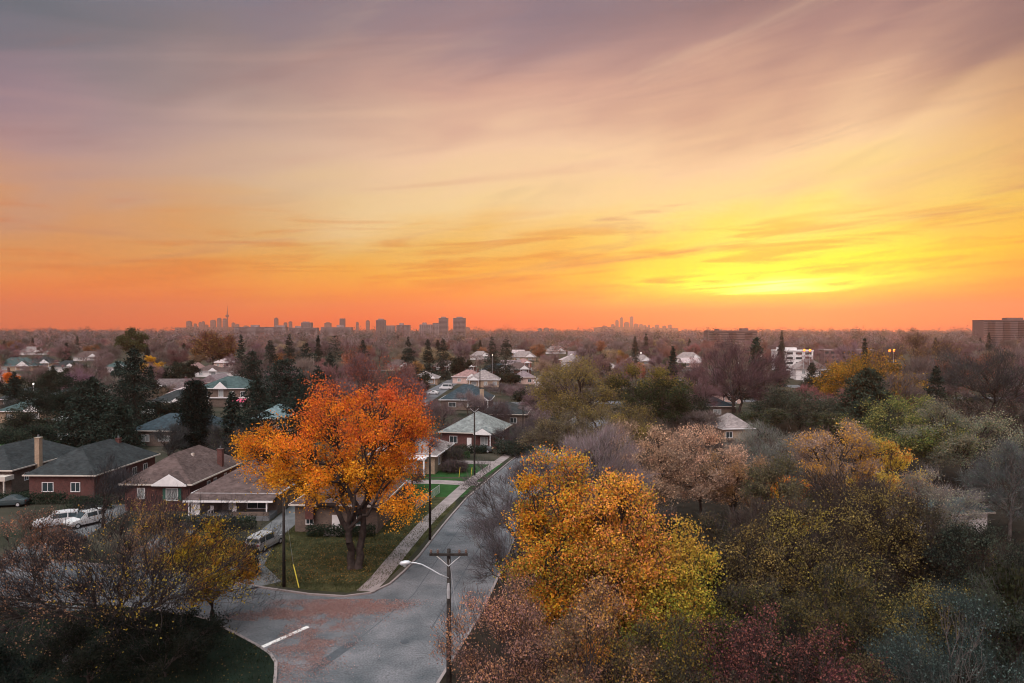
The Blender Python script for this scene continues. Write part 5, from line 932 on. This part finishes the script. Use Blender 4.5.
hedge(-24, -16, 79.5, 1.3, 1.2, 'dark hedge behind the trunk of the orange maple'); hedge(-13, -5, 134, 1.6, 1.5, 'dark hedge in front of the pale teal roofed bungalow'); hedge(-80, -62, 94.5, 1.5, 1.2, 'dark hedge in front of the hip-roofed brown house')
hedge(-14, -8, 129, 1.2, 1, 'low green hedge bordering the far lawn', (.04, .08, .03))

# ------------------------------------------------------------------ cars
def car(loc, rz, kind, col, label, group='parked cars', name=None, rough=.3):
    m = mat('car_paint_' + kind + '_%d' % int(sum(col) * 1000), col, rough, .04, 1)
    S = {'minivan': (4.9, 1.9, [(-2.4, .75, .75, .8), (-2.3, .35, .95, 1.0), (-2.2, .3, 1.05, 1.68), (-1.2, .3, 1.05, 1.78), (.4, .3, 1.02, 1.74), (1.35, .3, 1.0, 1.06), (2.2, .32, .85, .87), (2.45, .45, .62, .64)]),
         'suv': (4.6, 1.85, [(-2.25, .8, .85, .9), (-2.2, .4, 1.05, 1.1), (-2.0, .35, 1.1, 1.66), (-1.0, .35, 1.1, 1.74), (.3, .35, 1.08, 1.7), (1.1, .35, 1.05, 1.1), (2.05, .38, .92, .94), (2.3, .5, .7, .72)]),
         'sedan': (4.6, 1.8, [(-2.25, .5, .8, .85), (-2.15, .35, .95, .98), (-1.5, .3, .98, 1.02), (-.8, .3, .98, 1.42), (.2, .3, .97, 1.43), (1.0, .3, .93, .97), (2.1, .32, .75, .77), (2.3, .45, .6, .62)]),
         'van': (5.6, 2.0, [(-2.8, .8, .9, .95), (-2.75, .4, 1.2, 1.25), (-2.7, .35, 1.25, 2.3), (-1.5, .35, 1.25, 2.4), (1.2, .35, 1.22, 2.35), (1.9, .35, 1.2, 1.25), (2.6, .38, .98, 1.0), (2.8, .5, .7, .72)])}[kind]
    L, W, st = S; c = empty(name or {'minivan': 'minivan', 'suv': 'suv_car', 'sedan': 'sedan_car', 'van': 'delivery_van'}[kind], loc, rz); tag(c, label, 'car' if kind != 'van' else 'van', group)
    b = MB(); v = []; f = []; n = len(st)
    for (y, zb, zm, zr) in st:
        k = .80 if zr - zm > .2 else .92; e = .9 if abs(y) > L / 2 - .15 else 1
        v += [(-W / 2 * e * .96, y, zb), (-W / 2 * e, y, (zb + zm) / 2), (-W / 2 * .97 * e, y, zm), (-W / 2 * k * e, y, zr), (W / 2 * k * e, y, zr), (W / 2 * .97 * e, y, zm), (W / 2 * e, y, (zb + zm) / 2), (W / 2 * e * .96, y, zb)]
    for i in range(n - 1):
        for j in range(8): a = i * 8 + j; bq = i * 8 + (j + 1) % 8; f.append((a, a + 8, bq + 8, bq))
    f += [tuple(range(8)), tuple(range((n - 1) * 8, n * 8))[::-1]]
    b.add(v, f); body = b.build('body', m, c)
    body.modifiers.new('bevel', 'BEVEL').width = .04
    rf = [i for i in range(n) if st[i][3] - st[i][2] > .2]; i0, i1 = rf[0], rf[-1]
    for s in (-1, 1):
        b = MB()
        for i in range(i0, i1):
            y0, _, m0, r0 = st[i]; y1, _, m1, r1 = st[i + 1]
            def pt(y, zm, zr, t): x = (W / 2 * .97 + (W / 2 * .80 - W / 2 * .97) * t + .012) * s; return (x, y, zm + (zr - zm) * t)
            b.add([pt(y0 + .06, m0, r0, .12), pt(y1 - .06, m1, r1, .12), pt(y1 - .06, m1, r1, .85), pt(y0 + .06, m0, r0, .85)], [(0, 1, 2, 3)])
        b.build('side_window', GLASS, c)
    y0, _, m0, r0 = st[i1]; y1, _, m1, r1 = st[i1 + 1]; b = MB(); up_ = .02
    b.add([(-W * .37, y0 + .05, r0 - .02 + up_), (W * .37, y0 + .05, r0 - .02 + up_), (W * .43, y1 - .03, r1 + up_ + .03), (-W * .43, y1 - .03, r1 + up_ + .03)], [(0, 1, 2, 3)]); b.build('windscreen', GLASS, c)
    y0, _, m0, r0 = st[i0]; y1, _, m1, r1 = st[i0 - 1]; b = MB()
    b.add([(-W * .36, y0 - .03, r0 - .1), (W * .36, y0 - .03, r0 - .1), (W * .42, (y0 + y1) / 2 - .04, (r0 + r1) / 2 - .12), (-W * .42, (y0 + y1) / 2 - .04, (r0 + r1) / 2 - .12)], [(0, 1, 2, 3)]); b.build('rear_window', GLASS, c)
    for sx in (-1, 1):
        for yy in (-L * .3, L * .31):
            b = MB(); x = sx * (W / 2 - .1); b.tube([(x - .11, yy, .34), (x + .11, yy, .34)], .34, 14); w_ = b.build('wheel', BLACK, c)
            b = MB(); b.tube([(x + sx * .1, yy, .34), (x + sx * .125, yy, .34)], .2, 12); b.build('rim', METAL, w_)
        b = MB(); yb = st[0][0]; b.box(sx * W * .36 - .13, sx * W * .36 + .13, yb - .02, yb + .2, .82, 1.0 if kind != 'sedan' else .9); b.build('taillight', mat('red_lens', (.35, .02, .02), .3, .05, 1), c)
        b = MB(); yf = st[-1][0]; b.box(sx * W * .34 - .16, sx * W * .34 + .16, yf - .22, yf + .01, .6, .76); b.build('headlight', mat('clear_lens', (.6, .6, .58), .2, .05, 1), c)
    b = MB(); b.box(-W * .44, W * .44, st[0][0] - .06, st[0][0] + .1, .38, .62).box(-W * .44, W * .44, st[-1][0] - .1, st[-1][0] + .06, .3, .52); b.build('bumper', BLACK, c)
    return c
WH = (.52, .50, .51); SIL = (.36, .36, .37)
p = gnd(263, 552); car((p.x - .2, p.y + 1.2, .14), R(-14), 'minivan', SIL, 'silver minivan parked nose-up on the driveway left of the orange maple')
p = gnd(57, 527); car((p.x, p.y, .14), R(118), 'minivan', WH, 'white minivan parked left of the white car in front of the brown house')
p = gnd(84, 527); car((p.x, p.y + .4, .14), R(150), 'suv', (.55, .54, .54), 'white car parked right of the white minivan')
p = gnd(10, 507); car((p.x, p.y, .14), R(100), 'sedan', (.04, .055, .06), 'dark sedan on the driveway at the left edge')
p = gnd(64, 545); car((p.x, p.y, .01), R(80), 'sedan', (.03, .035, .04), 'dark sedan on the side street behind the low spreading tree')
p = gnd(446, 389.5); car((p.x, p.y, .03), R(75), 'van', WH, 'white van parked up the street beside the pale pinkish hip roof')
p = gnd(440, 393); car((p.x - 2, p.y - 6, .03), R(80), 'sedan', WH, 'white sedan just left of the white van up the street')
p = gnd(53, 416); car((p.x, p.y, .13), R(95), 'sedan', (.55, .6, .62), 'pale sedan in front of the pale grey hip-roofed bungalow')
p = gnd(66, 415); car((p.x, p.y, .13), R(85), 'suv', (.6, .6, .62), 'pale car right of the pale sedan by the pale grey bungalow')
p = gnd(62, 422); car((p.x, p.y, .13), R(95), 'sedan', (.5, .52, .54), 'grey sedan parked nearest, below the two pale cars at the left')
p = gnd(57, 441); car((p.x, p.y, .13), R(95), 'sedan', (.05, .06, .06), 'dark sedan beside the green lawn at the left')
p = gnd(497, 452); car((p.x - 3, p.y - 1, .15), R(80), 'sedan', (.05, .055, .06), 'dark car on the drive below the pale teal roof')
p = gnd(158, 446); car((p.x, p.y + 1, .13), R(90), 'van', (.6, .62, .62), 'pale van in front of the long dark-roofed house')
p = gnd(166, 413); car((p.x, p.y - 1, .13), R(92), 'sedan', WH, 'white sedan in front of the grey-roofed house by the cedar')
p = gnd(153, 414); car((p.x, p.y - 2, .13), R(88), 'sedan', (.6, .6, .6), 'light grey sedan left of the white sedan by the cedar')

# ------------------------------------------------------------------ the suburb behind: houses and trees
PROT = [(-5, 14, 385, 415, 215), (28, 82, 386, 424, 212), (106, 130, 357, 370, 330), (150, 178, 392, 412, 205), (198, 250, 378, 414, 222), (128, 186, 416, 448, 150), (434, 456, 376, 393, 292), (462, 504, 368, 394, 303), (528, 553, 372, 390, 290), (448, 492, 384, 412, 235), (448, 512, 408, 445, 160), (488, 524, 404, 420, 176), (700, 745, 392, 412, 195), (775, 832, 347, 382, 430), (798, 815, 344, 356, 335), (884, 900, 345, 356, 335), (70, 118, 372, 450, 150), (115, 155, 345, 450, 168)]
PROT += MID
def blocked(px, pt, pb, hw, d):
    for x0, x1, y0, y1, dd in PROT:
        if d < dd and px + hw > x0 and px - hw < x1 and pt < y1 and pb > y0: return True
    return False
BACK = []          # (object, description, category kind)
HP = []
def proto_house(k, kind, w, l, rh, gable):
    h = house((0, -500 - 30 * k, 0), 0, w, l, 3.2, rh, kind, TINTB, SHTINT, None, cat='house', group='roofs of the suburb', gable=gable, trim=WHITE if k % 2 else TRIM, wins=[(-w * .25, 1, 1.6, 1.3, PALEGLASS), (w * .25 if not gable else gable[0], 1, 1.5, 1.3)], side=[(-2, 1.1, 1.1, 1.2), (3, 1.1, 1.1, 1.2)], chimney=[(w * .3, 1, .7, 3.2 + rh + .5, RED)] if k % 2 else None)
    return h
for k, a in enumerate([('hip', 10.5, 13, 2.9, (2.4, 3.6, 1.4, 1)), ('gable_side', 11.5, 10, 3.3, (-2.5, 3.6, 1.6, 1)), ('gable_front', 9, 13, 3.1, None), ('hip', 13, 11, 3.0, (3, 4, 1.6, 1.2)), ('hip', 9.5, 12, 2.8, None)]):
    HP.append(proto_house(k, *a))
roofc = [((.9, .8, .85), 'grey'), ((.55, .5, .5), 'dark'), ((1.15, .8, .75), 'reddish brown'), ((1.9, 1.75, 1.75), 'pale'), ((.6, .95, 1.0), 'teal'), ((.8, .65, .6), 'brown')]
wallc = [(1, .45, .38), (1.3, 1.1, .95), (1, .6, .5), (1.9, 1.8, 1.8), (.7, .5, .42)]
used = [(h.location.x, h.location.y, 11) for h in [o for o in bpy.data.objects if o.parent is None and o.name.split('.')[0] in ('bungalow', 'two_storey_house', 'apartment_block', 'garden_shed') and o.location.y > 0]]
first = {}
g = np.random.default_rng(21)
rows = []; d = 168.
while d < 900: rows.append(d); d *= 1.085; d += 6
for ri, d in enumerate(rows):
    sp_ = 17 + d * .012; x = -d * .78 + g.uniform(0, sp_)
    while x < d * .78:
        xx, yy = x + g.normal() * 1.5, d + g.normal() * 3; x += sp_
        px, pb = proj((xx, yy, 0)); pt = proj((xx, yy, 6.5))[1]
        if px < -12 or px > 1036: continue
        if xx > 22 and yy < 230 and not (px > 640 and px < 760 and g.random() < .3): continue
        if g.random() < (.12 if px < 620 else .5): continue
        if any((xx - a) ** 2 + (yy - b_) ** 2 < (c + 7) ** 2 for a, b_, c in used): continue
        if yy < 205 and -34 < xx < 40: continue
        if any((xx - a) ** 2 + (yy - b_) ** 2 < (c * .5 + 5) ** 2 for a, b_, c in PLACED): continue
        if blocked(px, pt, pb, 7 * F / yy, yy): continue
        k = int(g.integers(0, 5)); rc, rn = roofc[int(g.choice(6, p=[.25, .12, .2, .23, .1, .1]))]; wc = wallc[int(g.integers(0, 5))]
        h = copy_tree(HP[k], None); h.location = (xx, yy, 0); h.rotation_euler.z = R(g.normal() * 5 + (90 if g.random() < .12 else 0))
        for ch in h.children:
            n0 = ch.name.split('.')[0]
            if n0 in ('roof', 'porch_roof'): ch.color = (*rc, 1)
            elif n0 == 'wall': ch.color = (*wc, 1)
        used.append((xx, yy, 9)); BACK.append((h, rn + '-roofed house', 'house', 'houses of the suburb', 0))
def drop(o):
    for c in list(o.children): drop(c)
    bpy.data.objects.remove(o)
for h in HP: drop(h)

# ------------------------------------------------------------------ tree prototypes of the middle distance
def bare(seed, col, H=12, R_=5.0, **kw):
    a = dict(base=.25, ntip=200, n1=7, n2=6, trunk_r=.2, k=4, leaves=0, lsig=.75, twigs=22, twlen=1.6, tww=.075, twcol=col, up=.5); a.update(kw); return tree_mesh(seed, H, R_, **a)
G1 = (.17, .115, .12)
protos = {
    'mauve leafless tree': [bare(1, (.18, .115, .12)), bare(2, (.18, .115, .12), R_=4.2, H=13), bare(3, (.18, .115, .12), R_=6, stems=2, lean=.3)],
    'grey-brown leafless tree': [bare(4, (.17, .13, .12)), bare(5, (.17, .13, .12), R_=5.6)],
    'reddish leafless tree': [bare(6, (.22, .10, .092)), bare(7, (.22, .11, .105), R_=4.4)],
    'tan fading tree': [bare(8, (.28, .2, .14), leaves=16, leaf=.5, pal=P_((.40, .27, .15), (.33, .23, .14)))],
    'rust-coloured tree': [bare(9, (.2, .11, .08), leaves=24, leaf=.5, pal=P_((.46, .17, .08), (.36, .16, .08)))],
    'dull green tree': [bare(10, (.1, .1, .08), leaves=40, leaf=.5, pal=P_((.07, .085, .045), (.09, .095, .05)))],
    'small amber tree': [bare(11, (.2, .12, .08), H=9, R_=3.6, leaves=34, leaf=.45, pal=P_((.6, .36, .08), (.5, .3, .08)))],
    'dark spruce': [conifer_mesh(501, 13, 2.8, col=DK, nq=2600, leaf=.8), conifer_mesh(502, 14, 3.4, col=DK, nq=2600, leaf=.85, power=.65)],
}
names = {'mauve leafless tree': 'bare_tree', 'grey-brown leafless tree': 'bare_tree', 'reddish leafless tree': 'bare_tree', 'tan fading tree': 'fading_tree', 'rust-coloured tree': 'rusty_tree', 'dull green tree': 'green_tree', 'small amber tree': 'amber_tree', 'dark spruce': 'spruce_tree'}
kinds = list(protos); probs = np.array([.36, .21, .14, .09, .05, .05, .025, .075]); probs /= probs.sum()
cnt = 0; tries = 0
while cnt < 900 and tries < 16000:
    tries += 1
    d = 165 * (1150 / 165) ** (g.random() ** .85); xx = g.uniform(-.8, .8) * d; kd = kinds[int(g.choice(len(kinds), p=probs))]
    s = g.uniform(.7, 1.3) * (1.1 if kd == 'dark spruce' else 1); Hh = 12 * s; px, pb = proj((xx, d, 0)); pt = proj((xx, d, Hh))[1]; hw = 4.5 * s * F / d
    if px < -25 or px > 1050: continue
    if any(abs(xx - a) < 8 and abs(d - b_) < 9 for a, b_, c in used): continue
    if any((xx - a) ** 2 + (d - b_) ** 2 < (c + 3) ** 2 for a, b_, c in PLACED): continue
    if (d < 200 and -22 < xx < 36) or blocked(px, pt, pb, hw, d): continue
    if pt < 327 + (0 if kd == 'dark spruce' else 2): continue
    # keep roofs showing: most trees directly before a house are left out
    if g.random() < .3 and any(b_ > d and b_ - d < 38 and abs(xx * b_ / d - a) < 7 for a, b_, c in used): continue
    ms = protos[kd][int(g.integers(0, len(protos[kd])))]
    v = g.uniform(.75, 1.3); t = tree_obj(names[kd], ms, (xx, d, 0), None, 'tree', {'dark spruce': 'dark spruces of the suburb'}.get(kd, kd + 's of the suburb'), rz=g.uniform(0, 6.28), color=(v, v * g.uniform(.9, 1.08), v * g.uniform(.9, 1.1)), scale=s * g.uniform(.9, 1.1), sx=s)
    PLACED.append((xx, d, 3.5 * s)); BACK.append((t, kd, 'tree', None, 0)); cnt += 1
# ------------------------------------------------------------------ extra woods on the right, behind the front row, to close the ravine
for (px, pt, d, w, kd, desc) in [(640, 512, 64, 90, 'grey-brown leafless tree', 0), (700, 520, 60, 90, 'dull green tree', 0), (765, 500, 64, 80, 'grey-brown leafless tree', 0), (930, 520, 60, 90, 'dull green tree', 0), (850, 470, 72, 90, 'grey-brown leafless tree', 0), (690, 458, 105, 80, 'dull green tree', 0), (1000, 560, 44, 90, 'dull green tree', 0),
                           (960, 480, 90, 90, 'dull green tree', 0), (815, 462, 110, 80, 'dull green tree', 0), (740, 440, 118, 70, 'grey-brown leafless tree', 0), (610, 450, 100, 70, 'dull green tree', 0), (900, 430, 135, 80, 'dull green tree', 0), (975, 400, 140, 80, 'grey-brown leafless tree', 0), (1015, 480, 92, 60, 'grey-brown leafless tree', 0), (560, 470, 90, 60, 'grey-brown leafless tree', 0),
                           (840, 408, 150, 60, 'dull green tree', 0), (700, 410, 150, 60, 'grey-brown leafless tree', 0), (760, 405, 160, 50, 'dull green tree', 0), (940, 385, 180, 70, 'dull green tree', 0), (560, 384, 215, 60, 'mauve leafless tree', 0), (620, 384, 200, 60, 'reddish leafless tree', 0), (590, 350, 300, 44, 'mauve leafless tree', 0), (540, 396, 190, 44, 'mauve leafless tree', 0)]:
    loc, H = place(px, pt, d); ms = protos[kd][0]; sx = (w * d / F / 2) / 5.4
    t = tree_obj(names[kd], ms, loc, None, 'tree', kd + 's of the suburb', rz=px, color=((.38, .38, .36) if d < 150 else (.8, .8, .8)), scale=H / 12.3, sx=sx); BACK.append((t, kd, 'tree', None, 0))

# ------------------------------------------------------------------ the far-off woods that read as one mass
def far_woods():
    g = np.random.default_rng(3); V = []; C = []; FF = []; n = 0
    cols = np.array([[.22, .145, .15], [.18, .145, .14], [.27, .13, .11], [.10, .09, .07], [.05, .06, .05], [.2, .13, .08]])
    for d0, d1, cntt, q in ((720, 1150, 1150, 170), (1150, 2000, 1800, 90), (2000, 3600, 2300, 48), (3600, 6500, 2600, 26)):
        d = g.uniform(d0, d1, cntt); x = g.uniform(-.82, .82, cntt) * d
        h = (g.uniform(10, 16, cntt) + (g.random(cntt) < .25) * g.uniform(3, 12, cntt) + 5 * np.sin(x / d * 23 + d * .002) * np.sin(x / d * 61 + 2)) * (1.12 + (d > 1150) * .2 + (d > 2000) * .35 + (d > 3500) * .6); r = g.uniform(4, 7.5, cntt) * (1 + d / 1800)
        c = cols[g.choice(6, cntt, p=[.34, .24, .14, .12, .1, .06])] * g.uniform(.75, 1.2, (cntt, 1))
        ii = np.repeat(np.arange(cntt), q); u = unit(len(ii), g) * (g.random(len(ii)) ** .4)[:, None]
        P = np.stack([x[ii] + u[:, 0] * r[ii], d[ii] + u[:, 1] * 5, h[ii] * .56 + u[:, 2] * h[ii] * .44], 1)
        sz = (.0022 * d[ii] + .2)
        v, f = leaf_quads(P, sz, g, asp=.35); V.append(v); FF.append(f + n); n += len(v); C.append(np.repeat(c[ii] * g.uniform(.75, 1.25, (len(ii), 1)), 4, axis=0))
    o = link('far_woods', mesh('far_woods', np.concatenate(V), FF, [TWIG], None, np.concatenate(C).clip(0, 1))); tag(o, 'hazy far-off woods running along the horizon', 'woods', kind='stuff')
far_woods()

# ------------------------------------------------------------------ drop background things that nothing in the frame shows, then label the rest
bpy.context.view_layer.update()
seen = {}
def splat():
    """what the frame shows of each top-level thing: sample points of every mesh into a coarse depth buffer"""
    W_, H_ = 512, 180; gg = np.random.default_rng(1); pts = {}; order = []; Z = []; I = []; K = []
    def samp(me):
        if me.name in pts: return pts[me.name]
        n = len(me.vertices); co = np.empty(n * 3, np.float32); me.vertices.foreach_get('co', co); co = co.reshape(-1, 3)
        if n < 900:
            out = []
            for p in me.polygons:
                q = co[list(p.vertices)]; w = gg.dirichlet(np.ones(len(q)) * .6, 90); out.append(w @ q)
            co = np.concatenate(out + [co])
        elif n > 24000: co = co[gg.random(n) < 24000 / n]
        pts[me.name] = co; return co
    def root(o):
        while o.parent: o = o.parent
        return o
    for o in bpy.data.objects:
        if o.type != 'MESH': continue
        r = root(o); co = samp(o.data); M_ = np.array(o.matrix_world); p = co @ M_[:3, :3].T + M_[:3, 3]
        y = p[:, 1]; z = p[:, 2] - CAMZ; dep = y * math.cos(PITCH) + z * math.sin(PITCH); ok = dep > 1; dep = np.where(ok, dep, 1)
        px = 512 + F * p[:, 0] / dep; py = 341.5 - F * (-y * math.sin(PITCH) + z * math.cos(PITCH)) / dep
        ix = (px / 2).astype(int); iy = ((py - 323) / 2).astype(int); ok &= (px >= 0) & (ix < W_) & (py >= 323) & (iy < H_)
        order.append(r.name); k = len(order) - 1; I.append((iy * W_ + ix)[ok]); Z.append(dep[ok]); K.append(np.full(ok.sum(), k))
    I = np.concatenate(I); Z = np.concatenate(Z); K = np.concatenate(K); o_ = np.argsort(Z, kind='stable'); I, K = I[o_], K[o_]
    u, fi = np.unique(I, return_index=True)
    for c, k in zip(u, K[fi]):
        q = seen.setdefault(order[k], [0, 0., 0.]); q[0] += 1; q[1] += (c % W_) * 2 + 1; q[2] += (c // W_) * 2 + 324
splat()
kept = []
for (o, desc, kd, grp, _) in BACK:
    s = seen.get(o.name)
    if not s or s[0] < 2: drop(o); continue
    kept.append((o, desc, kd, grp, s[1] / s[0], s[2] / s[0]))
marks = [('the vivid orange tree', 12, 378), ('the pale grey bungalow', 60, 398), ('the broad shaggy pine', 88, 405), ('the tall spruce', 134, 385), ('the columnar cedar', 195, 415), ('the downtown spire', 227, 322), ('the teal-roofed two-storey house', 222, 392),
         ('the conifer clump', 285, 358), ('the orange maple', 350, 385), ('the lone slim spruce', 363, 350), ('the twin grey towers', 452, 326), ('the white van', 446, 385), ('the pinkish hip roof', 484, 376), ('the pale teal roof', 480, 422), ('the close spruce pair', 499, 348), ('the small white gable', 540, 380),
         ('the olive willow', 577, 375), ('the right skyline cluster', 632, 325), ('the dark round tree', 652, 385), ('the small pointed spruce', 673, 352), ('the purple-brown tree', 735, 375), ('the long mauve slab', 730, 335), ('the white flats', 792, 356), ('the golden-orange tree', 868, 370), ('the right lamp pair', 891, 351),
         ('the tall brown tree', 916, 355), ('the right apartment slab', 1000, 326), ('the green willow', 905, 420), ('the beige tree row', 692, 440), ('the mauve-topped tree', 838, 440), ('the rusty horizon tree', 213, 342), ('the slate-blue roof', 712, 402), ('the left bungalows', 25, 370), ('the small golden tree', 151, 362)]
buckets = {}
for (o, desc, kd, grp, px, py) in kept:
    m = min(marks, key=lambda q: ((q[1] - px)) ** 2 + ((q[2] - py) * 1.6) ** 2); dx, dy = px - m[1], (py - m[2])
    rel = ('right of' if dx > 0 else 'left of') if abs(dx) > abs(dy) * 1.3 else ('above' if dy < 0 else 'below')
    buckets.setdefault((desc, m[0], rel), []).append((px, o, kd, grp))
for (desc, mk, rel), lst in buckets.items():
    lst.sort(key=lambda q: q[0])
    for i, (px, o, kd, grp) in enumerate(lst):
        o['label'] = f'{desc} {rel} {mk}' if len(lst) == 1 else f'{desc} {rel} {mk}, {ords[min(i, 29)]} of {len(lst)} from the left'
        o['category'] = kd
        if grp: o['group'] = grp
for o in list(bpy.data.objects):
    if o.parent is None and o.type == 'EMPTY' and 'category' not in o: pass

# ------------------------------------------------------------------ haze
b = MB(); b.box(-8000, 8000, -700, 8000, -1, 345); hz = b.build('haze', mat('haze_unused', (1, 1, 1))); hz.data.materials.clear()
hm = bpy.data.materials.new('haze'); hm.use_nodes = True; nt = hm.node_tree
nt.nodes.remove(nt.nodes['Principled BSDF']); pv = nt.nodes.new('ShaderNodeVolumePrincipled'); pv.inputs['Density'].default_value = .00011; pv.inputs['Color'].default_value = (.93, .55, .46, 1); pv.inputs['Anisotropy'].default_value = .62
nt.links.new(pv.outputs[0], nt.nodes['Material Output'].inputs['Volume']); hz.data.materials.append(hm); tag(hz, 'thin mauve evening haze over the suburb', 'haze', kind='stuff')

# ------------------------------------------------------------------ render settings
sc.render.engine = 'CYCLES'; sc.view_settings.view_transform = 'Standard'; sc.view_settings.look = 'None'; sc.view_settings.gamma = 1; sc.view_settings.use_curve_mapping = False
sc.view_settings.exposure = 0
cy = sc.cycles; cy.use_denoising = True; cy.max_bounces = 5; cy.diffuse_bounces = 3; cy.glossy_bounces = 2; cy.transmission_bounces = 4; cy.volume_bounces = 0; cy.transparent_max_bounces = 8
cy.filter_width = 1.05
cy.use_adaptive_sampling = True; cy.adaptive_threshold = .02
